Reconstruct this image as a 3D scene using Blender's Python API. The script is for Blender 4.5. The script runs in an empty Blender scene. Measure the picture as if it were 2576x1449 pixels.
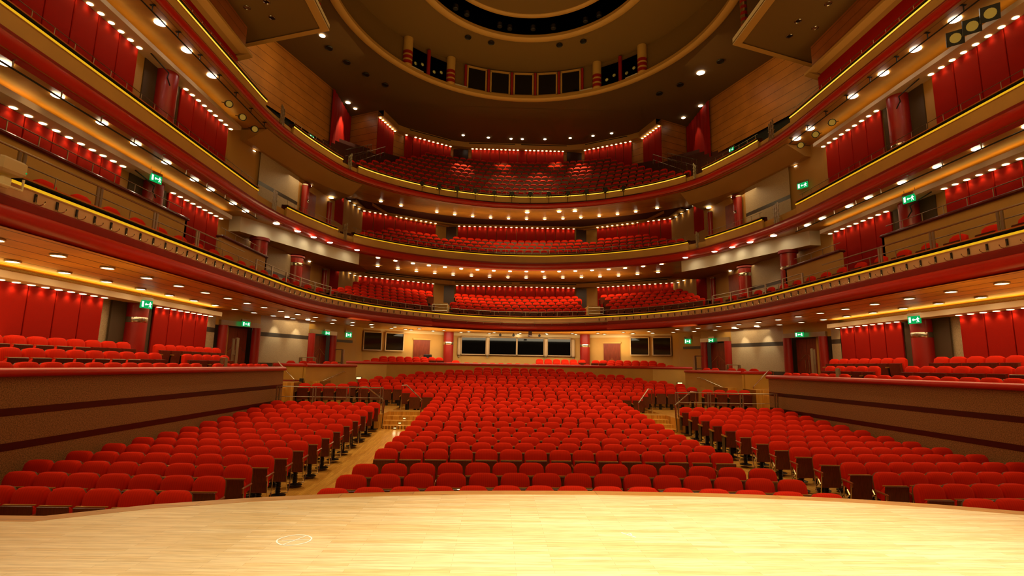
import bpy, bmesh, math, random
from mathutils import Vector, Matrix
R=random.Random(7)
SC=bpy.context.scene
COL=SC.collection
PI=math.pi
# ------------------------------------------------------------------ camera (metres; X across the hall, Y from the stage into the hall, Z up)
F_PX,PITCH,ROLL,YAW=1283.466,0.1515977,0.01724636,0.0275239
CAM=Vector((-1.3593,0.0,2.85))
_cy,_sy,_cp,_sp,_cr,_sr=math.cos(YAW),math.sin(YAW),math.cos(PITCH),math.sin(PITCH),math.cos(ROLL),math.sin(ROLL)
_right=Vector((_cy,-_sy,0)); _fwd=Vector((_cp*_sy,_cp*_cy,_sp)); _up=Vector((-_sp*_sy,-_sp*_cy,_cp))
_cx=_right*_cr+_up*_sr; _cu=_up*_cr-_right*_sr
cd=bpy.data.cameras.new('camera'); co=bpy.data.objects.new('camera',cd); COL.objects.link(co)
cd.sensor_width=36; cd.lens=F_PX/2576*36; cd.clip_end=300; cd.clip_start=.05
co.matrix_world=Matrix(((_cx.x,_cu.x,-_fwd.x,CAM.x),(_cx.y,_cu.y,-_fwd.y,CAM.y),(_cx.z,_cu.z,-_fwd.z,CAM.z),(0,0,0,1)))
SC.camera=co
def in_frame(p,m=25):
    d=Vector(p)-CAM; z=d.dot(_fwd)
    if z<.3: return False
    u=1288+F_PX*d.dot(_cx)/z; v=724.5-F_PX*d.dot(_cu)/z
    return -m<u<2576+m and -m<v<1449+m
# ------------------------------------------------------------------ materials
MATS={}
def lin(h):
    h=h.lstrip('#'); c=[int(h[i:i+2],16)/255 for i in (0,2,4)]
    return tuple(x/12.92 if x<=.04045 else ((x+.055)/1.055)**2.4 for x in c)+(1,)
def mat(name,col,rough=.5,metal=0.,noise=None,bump=None,spec=.5,coat=0.,emit=0.,ecol=None,stretch=None):
    m=bpy.data.materials.new(name); m.use_nodes=True; nt=m.node_tree; b=nt.nodes['Principled BSDF']
    c=lin(col) if isinstance(col,str) else tuple(col)+(1,)
    b.inputs['Base Color'].default_value=c; b.inputs['Roughness'].default_value=rough; b.inputs['Metallic'].default_value=metal
    b.inputs['Specular IOR Level'].default_value=spec; b.inputs['Coat Weight'].default_value=coat
    if emit:
        b.inputs['Emission Color'].default_value=(lin(ecol) if isinstance(ecol,str) else tuple(ecol)+(1,)) if ecol else c
        b.inputs['Emission Strength'].default_value=emit
    if noise or bump:
        tc=nt.nodes.new('ShaderNodeTexCoord'); mp=nt.nodes.new('ShaderNodeMapping'); nt.links.new(tc.outputs['Object'],mp.inputs[0])
        if stretch: mp.inputs['Scale'].default_value=stretch
    if noise:
        sc,lo,hi=noise[:3]
        n=nt.nodes.new('ShaderNodeTexNoise'); n.inputs['Scale'].default_value=sc; n.inputs['Detail'].default_value=4
        nt.links.new(mp.outputs[0],n.inputs['Vector'])
        r=nt.nodes.new('ShaderNodeValToRGB'); r.color_ramp.elements[0].position=.35; r.color_ramp.elements[1].position=.65
        r.color_ramp.elements[0].color=tuple(x*lo for x in c[:3])+(1,); r.color_ramp.elements[1].color=tuple(min(1,x*hi) for x in c[:3])+(1,)
        nt.links.new(n.outputs[0],r.inputs[0]); nt.links.new(r.outputs[0],b.inputs['Base Color'])
    if bump:
        n2=nt.nodes.new('ShaderNodeTexNoise'); n2.inputs['Scale'].default_value=bump[0]; nt.links.new(mp.outputs[0],n2.inputs['Vector'])
        bp=nt.nodes.new('ShaderNodeBump'); bp.inputs['Strength'].default_value=bump[1]; bp.inputs['Distance'].default_value=.01
        nt.links.new(n2.outputs[0],bp.inputs['Height']); nt.links.new(bp.outputs[0],b.inputs['Normal'])
    MATS[name]=m; return m
def plank(name,c1,c2,cm,w,h,rough=.35,axis='XY',mort=.004,coat=0.,mort_s=.1):
    m=bpy.data.materials.new(name); m.use_nodes=True; nt=m.node_tree; b=nt.nodes['Principled BSDF']
    tc=nt.nodes.new('ShaderNodeTexCoord'); mp=nt.nodes.new('ShaderNodeMapping'); nt.links.new(tc.outputs['Object'],mp.inputs[0])
    if axis=='YX': mp.inputs['Rotation'].default_value=(0,0,PI/2)
    br=nt.nodes.new('ShaderNodeTexBrick'); br.offset=.37; br.offset_frequency=2; br.squash=1
    br.inputs['Scale'].default_value=1; br.inputs['Brick Width'].default_value=w; br.inputs['Row Height'].default_value=h
    br.inputs['Mortar Size'].default_value=mort; br.inputs['Mortar Smooth'].default_value=mort_s; br.inputs['Bias'].default_value=0
    br.inputs['Color1'].default_value=lin(c1); br.inputs['Color2'].default_value=lin(c2); br.inputs['Mortar'].default_value=lin(cm)
    nt.links.new(mp.outputs[0],br.inputs['Vector'])
    mp2=nt.nodes.new('ShaderNodeMapping'); mp2.inputs['Scale'].default_value=(1.2,14,1) if axis=='XY' else (14,1.2,1); nt.links.new(tc.outputs['Object'],mp2.inputs[0])
    n=nt.nodes.new('ShaderNodeTexNoise'); n.inputs['Scale'].default_value=3; n.inputs['Detail'].default_value=5; nt.links.new(mp2.outputs[0],n.inputs['Vector'])
    mx=nt.nodes.new('ShaderNodeMix'); mx.data_type='RGBA'; mx.blend_type='MULTIPLY'; mx.inputs['Factor'].default_value=.55
    r=nt.nodes.new('ShaderNodeValToRGB'); r.color_ramp.elements[0].position=.3; r.color_ramp.elements[0].color=(.55,.5,.42,1); r.color_ramp.elements[1].position=.62; r.color_ramp.elements[1].color=(1,1,1,1)
    nt.links.new(n.outputs[0],r.inputs[0]); nt.links.new(br.outputs['Color'],mx.inputs['A']); nt.links.new(r.outputs[0],mx.inputs['B'])
    nt.links.new(mx.outputs['Result'],b.inputs['Base Color']); b.inputs['Roughness'].default_value=rough; b.inputs['Coat Weight'].default_value=coat; b.inputs['Coat Roughness'].default_value=.15
    MATS[name]=m; return m
def lined(name,col,line,pitch,width,rough=.4,src='UV',comp='Y',grain=True,spec=.5):
    """boards with dark joints, across one coordinate"""
    m=bpy.data.materials.new(name); m.use_nodes=True; nt=m.node_tree; b=nt.nodes['Principled BSDF']
    tc=nt.nodes.new('ShaderNodeTexCoord'); sp=nt.nodes.new('ShaderNodeSeparateXYZ'); nt.links.new(tc.outputs[src],sp.inputs[0])
    d=nt.nodes.new('ShaderNodeMath'); d.operation='DIVIDE'; d.inputs[1].default_value=pitch; nt.links.new(sp.outputs[comp],d.inputs[0])
    f=nt.nodes.new('ShaderNodeMath'); f.operation='FRACT'; nt.links.new(d.outputs[0],f.inputs[0])
    l=nt.nodes.new('ShaderNodeMath'); l.operation='LESS_THAN'; l.inputs[1].default_value=width/pitch; nt.links.new(f.outputs[0],l.inputs[0])
    mx=nt.nodes.new('ShaderNodeMix'); mx.data_type='RGBA'; nt.links.new(l.outputs[0],mx.inputs['Factor'])
    mx.inputs['A'].default_value=lin(col); mx.inputs['B'].default_value=lin(line)
    if grain:
        n=nt.nodes.new('ShaderNodeTexNoise'); n.inputs['Scale'].default_value=1.2; n.inputs['Detail'].default_value=5; nt.links.new(tc.outputs['Object'],n.inputs['Vector'])
        r=nt.nodes.new('ShaderNodeValToRGB'); c=lin(col); r.color_ramp.elements[0].position=.3; r.color_ramp.elements[1].position=.7
        r.color_ramp.elements[0].color=tuple(x*.8 for x in c[:3])+(1,); r.color_ramp.elements[1].color=tuple(x*1.15 for x in c[:3])+(1,)
        nt.links.new(n.outputs[0],r.inputs[0]); nt.links.new(r.outputs[0],mx.inputs['A'])
    nt.links.new(mx.outputs['Result'],b.inputs['Base Color']); b.inputs['Roughness'].default_value=rough; b.inputs['Specular IOR Level'].default_value=spec
    MATS[name]=m; return m
def glow(name,col,s,sample=False):
    m=bpy.data.materials.new(name); m.use_nodes=True; nt=m.node_tree; nt.nodes.clear()
    e=nt.nodes.new('ShaderNodeEmission'); e.inputs[0].default_value=lin(col); e.inputs[1].default_value=s
    o=nt.nodes.new('ShaderNodeOutputMaterial'); nt.links.new(e.outputs[0],o.inputs[0])
    if not sample: m.cycles.emission_sampling='NONE'
    MATS[name]=m; return m
def ribbed(name,col,rough=.85):
    m=mat(name,col,rough,spec=.12); nt=m.node_tree; b=nt.nodes['Principled BSDF']
    tc=nt.nodes.new('ShaderNodeTexCoord'); w=nt.nodes.new('ShaderNodeTexWave'); w.bands_direction='X'; w.inputs['Scale'].default_value=9; w.inputs['Distortion'].default_value=.25
    nt.links.new(tc.outputs['Object'],w.inputs['Vector'])
    c=tuple(col); r=nt.nodes.new('ShaderNodeValToRGB'); r.color_ramp.elements[0].color=tuple(x*.93 for x in c[:3])+(1,); r.color_ramp.elements[1].color=tuple(x*1.04 for x in c[:3])+(1,)
    nt.links.new(w.outputs['Color'],r.inputs[0]); nt.links.new(r.outputs[0],b.inputs['Base Color'])
    return m
ribbed('seat_red',(.62,.0175,.0022))
mat('seat_red_far',(.62,.0175,.0022),.9,spec=.12)
mat('mahogany','#5e2414',.32,noise=(6,.75,1.25),stretch=(10,10,1),coat=.2)
mat('armrest_wood','#8a4420',.3,noise=(8,.8,1.2),coat=.3)
mat('shell_wood','#5c3a1c',.5,noise=(8,.8,1.2))
mat('chrome','#cfc8b8',.18,1.0); mat('steel','#b3a78f',.35,1.0); mat('brass_edge','#c79a4a',.3,.6)
mat('black','#100d0b',.5); mat('black_spring','#1a1613',.35,.3); mat('dark','#050404',.8)
mat('panel_red',(.33,.0072,.0018),.8,noise=(40,.95,1.04),spec=.1); mat('gap_dark','#2a0a05',.8); mat('gap_brown',(.06,.03,.008),.7)
mat('gloss_red',(.44,.0105,.002),.36,coat=.06,noise=(1.5,.95,1.05)); mat('maroon',(.22,.006,.002),.5); mat('carpet',(.07,.012,.006),.9)
mat('column_red',(.30,.008,.003),.38,coat=.1)
mat('cream',(.50,.27,.065),.6,noise=(1.2,.94,1.05)); mat('pink_cream',(.60,.34,.2),.6,noise=(1.2,.95,1.05))
mat('white_paint',(.72,.62,.42),.6); mat('soffit',(.42,.21,.04),.65); mat('bulk_cream','#c8ac84',.6)
mat('ledge_wood','#5a1c10',.3,coat=.3); mat('ledge_edge','#b8642c',.3)
mat('granite',(.30,.14,.052),.55,noise=(45,.5,1.4)); mat('granite_pale','#b09a78',.5,noise=(70,.7,1.2)); mat('stripe_dark','#38150f',.3); mat('stripe_grey','#3a342c',.35)
mat('beige_board',(.58,.33,.075),.55,noise=(1.5,.95,1.04)); mat('beige_light',(.82,.68,.42),.5); mat('ochre',(.52,.28,.045),.55)
mat('ceiling_brown',(.19,.10,.017),.7); mat('ceiling_dark',(.13,.062,.011),.85); mat('lip',(.55,.30,.07),.55)
lined('soffit_planks','#cc8a30','#5a3010',.62,.05); lined('soffit_plain','#bb8034','#7a4c1c',2.1,.04)
lined('wood_wall','#a8682a','#4a2408',.5,.025,src='Object',comp='Z')
lined('canopy_wood','#a05a28','#4a2408',.4,.02,src='Object',comp='Z')
plank('stage_oak','#f2d8a4','#e4c284','#b08a50',.85,.062,.33,coat=.15,mort=.001)
plank('stage_edge','#c88e40','#b87c34','#7a4a1c',2.4,.3,.35,coat=.2)
plank('aisle_oak','#eab050','#cf9038','#8a5a24',.7,.06,.3,axis='YX',coat=.3,mort=.0015)
mat('glass_dark','#060505',.06,spec=.6); mat('door_wood','#7a3018',.35,noise=(3,.8,1.2),stretch=(8,8,1)); mat('door_pale','#8e4a26',.35)
mat('lens_glass','#9a8440',.15,emit=.25,ecol='#c8a040'); mat('void','#020202',1,spec=0)
glow('lamp','#fff0cc',9); glow('lamp_small','#ffe2a0',6); glow('gold_strip','#e6aa1a',1.05,True); glow('gold_bright','#f0bc38',1.5,True); glow('exit_green','#10a050',1.1); glow('exit_white','#e8fff0',2.2); glow('step_glow','#ffdf90',2.2); glow('blue_led','#4060ff',6); glow('spot_flare','#fff4e0',12)
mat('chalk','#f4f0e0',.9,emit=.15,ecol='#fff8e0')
mat('stripe_silver','#b8b0a0',.25,1.0)
# ------------------------------------------------------------------ mesh builder
class MB:
    def __init__(s,*mats): s.v=[]; s.f=[]; s.m=[]; s.uv=None; s.mats=[MATS[x] for x in mats]; s.cur=0
    def add(s,vs,fs):
        b=len(s.v); s.v+= [tuple(x) for x in vs]; s.f+=[tuple(b+i for i in f) for f in fs]; s.m+=[s.cur]*len(fs)
    def box(s,c,d,rz=0,rx=0,ch=0):
        x,y,z=[q/2 for q in d]
        if ch:
            k=ch; vs=[]
            for sz,zz in ((-1,z),(1,z)):
                pass
            ring=[(-x+k,-y),(x-k,-y),(x,-y+k),(x,y-k),(x-k,y),(-x+k,y),(-x,y-k),(-x,-y+k)]
            inn=[(a*(x-k)/x,b*(y-k)/y) for a,b in ring]
            lv=[(inn,-z),(ring,-z+k),(ring,z-k),(inn,z)]
            vs=[(a,b,h) for rg,h in lv for a,b in rg]; fs=[tuple(range(7,-1,-1)),tuple(range(24,32))]
            for l in range(3):
                for i in range(8): fs.append((l*8+i,l*8+(i+1)%8,l*8+8+(i+1)%8,l*8+8+i))
        else:
            vs=[(a,b,h) for h in (-z,z) for a,b in ((-x,-y),(x,-y),(x,y),(-x,y))]
            fs=[(3,2,1,0),(4,5,6,7),(0,1,5,4),(1,2,6,5),(2,3,7,6),(3,0,4,7)]
        cz,sz=math.cos(rz),math.sin(rz); cx,sx=math.cos(rx),math.sin(rx); out=[]
        for a,b,h in vs:
            b,h=b*cx-h*sx,b*sx+h*cx; a,b=a*cz-b*sz,a*sz+b*cz
            out.append((a+c[0],b+c[1],h+c[2]))
        s.add(out,fs)
    def bx(s,x0,x1,y0,y1,z0,z1): s.box(((x0+x1)/2,(y0+y1)/2,(z0+z1)/2),(abs(x1-x0),abs(y1-y0),abs(z1-z0)))
    def tube(s,pts,r,n=8,cap=True):
        pts=[Vector(p) for p in pts]; rings=[]; prev=None
        for i,p in enumerate(pts):
            t=(pts[min(i+1,len(pts)-1)]-pts[max(i-1,0)]).normalized()
            a=prev if prev is not None else (Vector((0,0,1)) if abs(t.z)<.9 else Vector((1,0,0)))
            u=(a-t*a.dot(t)).normalized(); w=t.cross(u); prev=u
            rr=r[i] if isinstance(r,(list,tuple)) else r
            rings.append([p+(u*math.cos(2*PI*k/n)+w*math.sin(2*PI*k/n))*rr for k in range(n)])
        vs=[q for g in rings for q in g]; fs=[]
        for i in range(len(rings)-1):
            for k in range(n): fs.append((i*n+k,i*n+(k+1)%n,(i+1)*n+(k+1)%n,(i+1)*n+k))
        if cap: fs+= [tuple(range(n-1,-1,-1)),tuple(range((len(rings)-1)*n,len(rings)*n))]
        s.add(vs,fs)
    def lathe(s,prof,c=(0,0,0),n=16,axis='Z'):
        vs=[];fs=[]
        for r,h in prof:
            for k in range(n):
                a=2*PI*k/n; p=(r*math.cos(a),r*math.sin(a),h)
                if axis=='Y': p=(p[0],p[2],p[1])
                vs.append((p[0]+c[0],p[1]+c[1],p[2]+c[2]))
        for i in range(len(prof)-1):
            for k in range(n): fs.append((i*n+k,i*n+(k+1)%n,(i+1)*n+(k+1)%n,(i+1)*n+k))
        if prof[0][0]>1e-6: fs.append(tuple(range(n-1,-1,-1)))
        if prof[-1][0]>1e-6: fs.append(tuple(range((len(prof)-1)*n,len(prof)*n)))
        s.add(vs,fs)
    def disc(s,c,r,n=14,up=False): s.add([(c[0]+r*math.cos(2*PI*k/n),c[1]+r*math.sin(2*PI*k/n),c[2]) for k in range(n)],[tuple(range(n)) if up else tuple(range(n-1,-1,-1))])
    def sweep(s,path,prof,closed=False,mi=None,ends=False):
        """path: 2-D points; prof: (offset towards the hall, z); mi: material of each profile segment"""
        n=len(prof); nor=normals(path); vs=[]
        for (x,y),(nx,ny) in zip(path,nor):
            for o,z in prof: vs.append((x+nx*o,y+ny*o,z))
        b=len(s.v); s.v+=vs; k=n if closed else n-1
        for i in range(len(path)-1):
            for j in range(k):
                s.f.append((b+i*n+j,b+i*n+(j+1)%n,b+(i+1)*n+(j+1)%n,b+(i+1)*n+j)); s.m.append(mi[j] if mi else s.cur)
        if ends:
            s.f.append(tuple(b+j for j in range(n))); s.m.append(s.cur); s.f.append(tuple(b+(len(path)-1)*n+j for j in range(n-1,-1,-1))); s.m.append(s.cur)
    def pillow(s,w,h,t,bulge,c,tilt=0,n=24,e=5,back=True,taper=0):
        """upholstered pad: rounded outline in XZ, front towards -Y"""
        out=[]
        for k in range(n):
            a=2*PI*(k+.5)/n; ca,sa=math.cos(a),math.sin(a); r=(abs(ca)**e+abs(sa)**e)**(-1/e)
            zz=r*sa; out.append((r*ca*w/2*(1+taper*zz),zz*h/2))
        lv=[(1,t/2),(1,-t*.15),(.965,-t*.42),(.88,-t*.5-bulge*.35),(.55,-t*.5-bulge*.85)]
        ct,st=math.cos(tilt),math.sin(tilt); vs=[]
        def P(x,y,z): return (x+c[0],y*ct-z*st+c[1],y*st+z*ct+c[2])
        for sc,y in lv: vs+=[P(x*sc,y,z*sc) for x,z in out]
        vs.append(P(0,-t*.5-bulge,0)); fs=[]
        for i in range(len(lv)-1):
            for k in range(n): fs.append((i*n+(k+1)%n,i*n+k,(i+1)*n+k,(i+1)*n+(k+1)%n))
        for k in range(n): fs.append(((len(lv)-1)*n+(k+1)%n,(len(lv)-1)*n+k,len(lv)*n))
        if back: fs.append(tuple(range(n)))
        s.add(vs,fs)
    def build(s,name,parent=None,smooth=False,recalc=True,loc=None):
        me=bpy.data.meshes.new(name); me.from_pydata(s.v,[],s.f)
        for m in s.mats: me.materials.append(m)
        if len(s.mats)>1: me.polygons.foreach_set('material_index',s.m)
        if smooth: me.polygons.foreach_set('use_smooth',[True]*len(me.polygons))
        if recalc:
            bm=bmesh.new(); bm.from_mesh(me); bmesh.ops.recalc_face_normals(bm,faces=bm.faces); bm.to_mesh(me); bm.free()
        if smooth and hasattr(me,'set_sharp_from_angle'): me.set_sharp_from_angle(angle=math.radians(50))
        o=bpy.data.objects.new(name,me); COL.objects.link(o)
        if parent is not None: o.parent=parent
        if loc is not None: o.location=loc
        return o
def normals(path):
    out=[]
    for i in range(len(path)):
        a=path[max(i-1,0)]; b=path[min(i+1,len(path)-1)]; dx,dy=b[0]-a[0],b[1]-a[1]; l=math.hypot(dx,dy) or 1
        out.append((dy/l,-dx/l))
    return out
def offset(path,o): return [(x+nx*o,y+ny*o) for (x,y),(nx,ny) in zip(path,normals(path))]
def plen(path):
    l=[0]
    for a,b in zip(path,path[1:]): l.append(l[-1]+math.hypot(b[0]-a[0],b[1]-a[1]))
    return l
def along(path,step,start=0,stop=None):
    """(point, inward normal) at equal steps along a path"""
    l=plen(path); nor=normals(path); out=[]; d=start; stop=l[-1] if stop is None else stop; i=0
    while d<=stop+1e-6:
        while i<len(l)-2 and l[i+1]<d: i+=1
        t=(d-l[i])/max(l[i+1]-l[i],1e-9); a,b=path[i],path[i+1]; n0,n1=nor[i],nor[i+1]
        nx,ny=n0[0]*(1-t)+n1[0]*t,n0[1]*(1-t)+n1[1]*t; q=math.hypot(nx,ny) or 1
        out.append(((a[0]+(b[0]-a[0])*t,a[1]+(b[1]-a[1])*t),(nx/q,ny/q))); d+=step
    return out
def smooth_path(pts,step=.55):
    out=[]
    for i in range(len(pts)-1):
        p0,p1,p2,p3=pts[max(i-1,0)],pts[i],pts[i+1],pts[min(i+2,len(pts)-1)]
        n=max(1,int(math.hypot(p2[0]-p1[0],p2[1]-p1[1])/step))
        for k in range(n):
            t=k/n; out.append(tuple(.5*((2*b)+(-a+c)*t+(2*a-5*b+4*c-d)*t*t+(-a+3*b-3*c+d)*t**3) for a,b,c,d in zip(p0,p1,p2,p3)))
    out.append(pts[-1]); return out
def mirror_full(half):
    """half: from the centre (X=0) outwards on the +X side -> whole path from the left wall round to the right"""
    return [(-x,y) for x,y in reversed(half)]+[p for p in half if p[0]>1e-6]
def flip(path): return [(-x,y) for x,y in reversed(path)]
# ------------------------------------------------------------------ tagging
def tag(o,label,cat,group=None,kind=None):
    o['label']=label; o['category']=cat
    if group: o['group']=group
    if kind: o['kind']=kind
    return o
def thing(name,label,cat,loc=(0,0,0),rz=0,group=None):
    o=bpy.data.objects.new(name,None); COL.objects.link(o); o.location=loc; o.rotation_euler=(0,0,rz); o.empty_display_size=.2
    return tag(o,label,cat,group)
def struct(o): o['kind']='structure'; return o
def dup(root,loc,rz=0,label=None,group=None,scale=None):
    r=root.copy(); COL.objects.link(r); r.location=loc; r.rotation_euler=(0,0,rz)
    if label: r['label']=label
    if group: r['group']=group
    for ch in list(root.children):
        if ch.type=='LIGHT': continue
        c=ch.copy(); COL.objects.link(c); c.parent=r
        for g in ch.children:
            d=g.copy(); COL.objects.link(d); d.parent=c
    return r
ORD='first second third fourth fifth sixth seventh eighth ninth tenth eleventh twelfth thirteenth fourteenth fifteenth sixteenth seventeenth eighteenth nineteenth twentieth'.split()
TENS=['twenty','thirty','forty','fifty','sixty','seventy']
def ordn(i):
    if i<20: return ORD[i]
    t,u=divmod(i+1,10)
    return (TENS[t-2]+'-'+ORD[u-1]) if u else TENS[t-2][:-1]+'ieth'
SIDE={-1:'left',1:'right'}
LV=['stalls level','first balcony','second balcony']
def spot(loc,aim,e,ang=60,blend=.6,col=(1,.74,.42),r=.06):
    l=bpy.data.lights.new('lamp','SPOT'); l.energy=e; l.spot_size=math.radians(ang); l.spot_blend=blend; l.color=col; l.shadow_soft_size=r
    o=bpy.data.objects.new('lamp',l); COL.objects.link(o); o.location=loc
    o.rotation_euler=(Vector(aim)-Vector(loc)).to_track_quat('-Z','Y').to_euler(); return o
def area(loc,aim,e,sx,sy,col=(1,.74,.42),spread=180,up='Y'):  # the object name also covers added fill that has no fitting
    l=bpy.data.lights.new('lamp','AREA'); l.shape='RECTANGLE'; l.size=sx; l.size_y=sy; l.energy=e; l.color=col; l.spread=math.radians(spread)
    o=bpy.data.objects.new('lamp',l); COL.objects.link(o); o.location=loc
    o.rotation_euler=(Vector(aim)-Vector(loc)).to_track_quat('-Z',up).to_euler(); return o
# ------------------------------------------------------------------ hall outline
H1=[(0,33.0),(1.0,32.95),(2.6,32.5),(4.3,31.6),(5.85,30.35),(7.1,29.0),(8.2,27.4),(9.05,25.6),(9.6,23.8),(9.88,21.8),(9.95,19.8),(9.95,14),(9.95,8),(9.95,2),(9.95,-5)]
H2=[(0,33.7),(1.8,33.57),(2.8,33.35),(5.05,32.6),(7.05,31.45),(8.3,30.5),(9.4,29.4),(10.35,27.95),(10.95,26.3),(11.4,24.8),(11.72,23.2),(11.87,21.6),(11.9,20),(11.9,14),(11.9,8),(11.9,2),(11.9,-5)]
P1=mirror_full(smooth_path(H1)); P2=mirror_full(smooth_path(H2))
def sub(path,f): return [p for p in path if f(p)]
# outer wall of each level, from the centre of the back outwards (+X side)
WB0=[(0,35.5),(3.8,35.5),(4.97,34.9),(9.75,32.3),(9.9,31.4),(10.7,29.95),(11.4,27.55),(12.62,24.6),(13.5,22.3),(13.5,-5)]
WB1=[(0,39.5),(5.0,39.5),(6.2,38.9),(11.2,36.0),(11.7,31.6),(12.5,27),(13.2,23.6),(13.5,21.9),(13.5,-5)]
def wall_band(name,half,bands,mats,inset=0.0):
    """bands: (z0,z1,material index); one mesh"""
    p=mirror_full(half); m=MB(*mats)
    for z0,z1,k in bands:
        m.cur=k; m.sweep(p,[(inset,z0),(inset,z1)])
    return struct(m.build(name,recalc=False))
# floor of the stalls: flat in front, ramped, then terraced
def floor_z(y):
    pts=[(-9,0),(13.9,0),(15.61,.06),(18.43,.25),(20.17,.36),(22.0,.5)]
    if y<=pts[0][0]: return 0
    for (a,za),(b,zb) in zip(pts,pts[1:]):
        if y<=b: return za+(zb-za)*(y-a)/(b-a)
    return .5
m=MB('aisle_oak'); ys=[2,6,10,13.9,14.7,15.61,16.6,17.5,18.43,19.3,20.17,21.2,22.2]
m.add([(x,y,floor_z(y)) for y in ys for x in (-10.1,-4.1,4.1,10.1)],[(i*4+k,i*4+k+1,i*4+k+5,i*4+k+4) for i in range(len(ys)-1) for k in range(3)])
struct(m.build('floor',recalc=False))
CROWS=[(8.35,1.0),(9.31,1.0),(10.27,1.0),(11.85,1.0),(12.79,1.01),(13.73,1.02),(14.67,1.03),(15.61,1.06),(16.55,1.12),(17.49,1.18),(18.43,1.25),(19.3,1.32),(20.17,1.38),(21.04,1.45),(21.91,1.53),
 (22.78,1.65),(23.65,1.76),(24.52,1.87),(25.38,1.97),(26.25,2.10),(27.12,2.21),(27.99,2.33),(28.86,2.47),(29.73,2.59),(30.6,2.74)]
NSEAT=[15]*15+[19,21,29,32,31,29,25,22,16,10]
m=MB('aisle_oak','stage_edge')
for i in range(15,25):
    y,z=CROWS[i]; z-=1.0; w=max(NSEAT[i]*.537/2+.35,5.75 if i<18 else 0)
    if i>=17: w=9.7 if i<20 else w+.6
    y0,y1=y-.52,31.9
    m.bx(-w,w,y0,y1 if i==24 else y0+.9,z-.35,z)
struct(m.build('floor_rear_terraces'))
for s in (-1,1):
    m=MB('aisle_oak','stage_edge')
    m.bx(s*5.72,s*9.95,20.25,24.6,-.1,.93)           # side landing behind the rail
    for k in range(4): m.bx(s*4.05,s*5.72,20.3+k*.42,22.4,-.1,.36+.14*(k+1))
    struct(m.build('floor_side_landing'))
    for k in range(3):
        t=thing('step_light',f'small warm step light low on the {ordn(k)} riser of the {SIDE[s]} aisle stairs','light',(s*(5.2-.1*k),20.28+k*.42,.42+.14*k),group='step lights')
        q=MB('step_glow'); q.box((0,-.02,0),(.09,.02,.03)); q.build('lens',t); q=MB('steel'); q.box((0,-.008,0),(.12,.018,.05)); q.build('bezel',t)
        spot((s*(5.2-.1*k),20.15+k*.42,.5+.14*k),(s*5.0,19.7+k*.42,0),.5,120)
# ------------------------------------------------------------------ stage
st_half=[(0,7.2),(1.8,7.13),(3.3,6.93),(4.3,6.68),(5.3,6.33),(6.1,5.85),(7.0,5.85),(12,5.85)]
sp_=mirror_full(smooth_path(st_half[:6])+[(7.0,5.85),(13,5.85)])
inner=offset(sp_,.22)
m=MB('stage_oak','stage_edge')
n=len(sp_); b=len(m.v)
for (x,y) in inner: m.v.append((x,y,1.2))
for (x,y) in inner: m.v.append((x,-8,1.2))
for i in range(n-1): m.f.append((b+i,b+n+i,b+n+i+1,b+i+1)); m.m.append(0)
m.cur=1; m.sweep(sp_,[(.22,1.2),(.215,1.196),(.205,1.2),(0.01,1.2),(-.012,1.185),(-.012,1.13),(0.02,1.12),(.02,.0)])
stage=struct(m.build('stage_floor',recalc=False))
# chalk marks on the boards: a circle with a cross, and a small scribble
m=MB('chalk')
def chalk(pts,w=.012):
    for a,c in zip(pts,pts[1:]):
        dx,dy=c[0]-a[0],c[1]-a[1]; l=math.hypot(dx,dy); nx,ny=-dy/l*w/2,dx/l*w/2
        m.add([(a[0]+nx,a[1]+ny,1.203),(a[0]-nx,a[1]-ny,1.203),(c[0]-nx,c[1]-ny,1.203),(c[0]+nx,c[1]+ny,1.203)],[(0,1,2,3)])
chalk([(-3.22+.15*math.cos(a*PI/14)*(1+.03*math.sin(a)),5.145+.145*math.sin(a*PI/14)) for a in range(29)])
chalk([(-3.33,5.13),(-3.09,5.16)],.008); chalk([(-3.27,5.02),(-3.15,5.27)],.009)
m.build('chalk_mark',stage)
m=MB('chalk'); chalk([(-.06,5.44),(.0,5.36),(.05,5.30)],.012); chalk([(-.03,5.38),(.03,5.42),(.02,5.36)],.009); m.build('chalk_scribble',stage)
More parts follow.
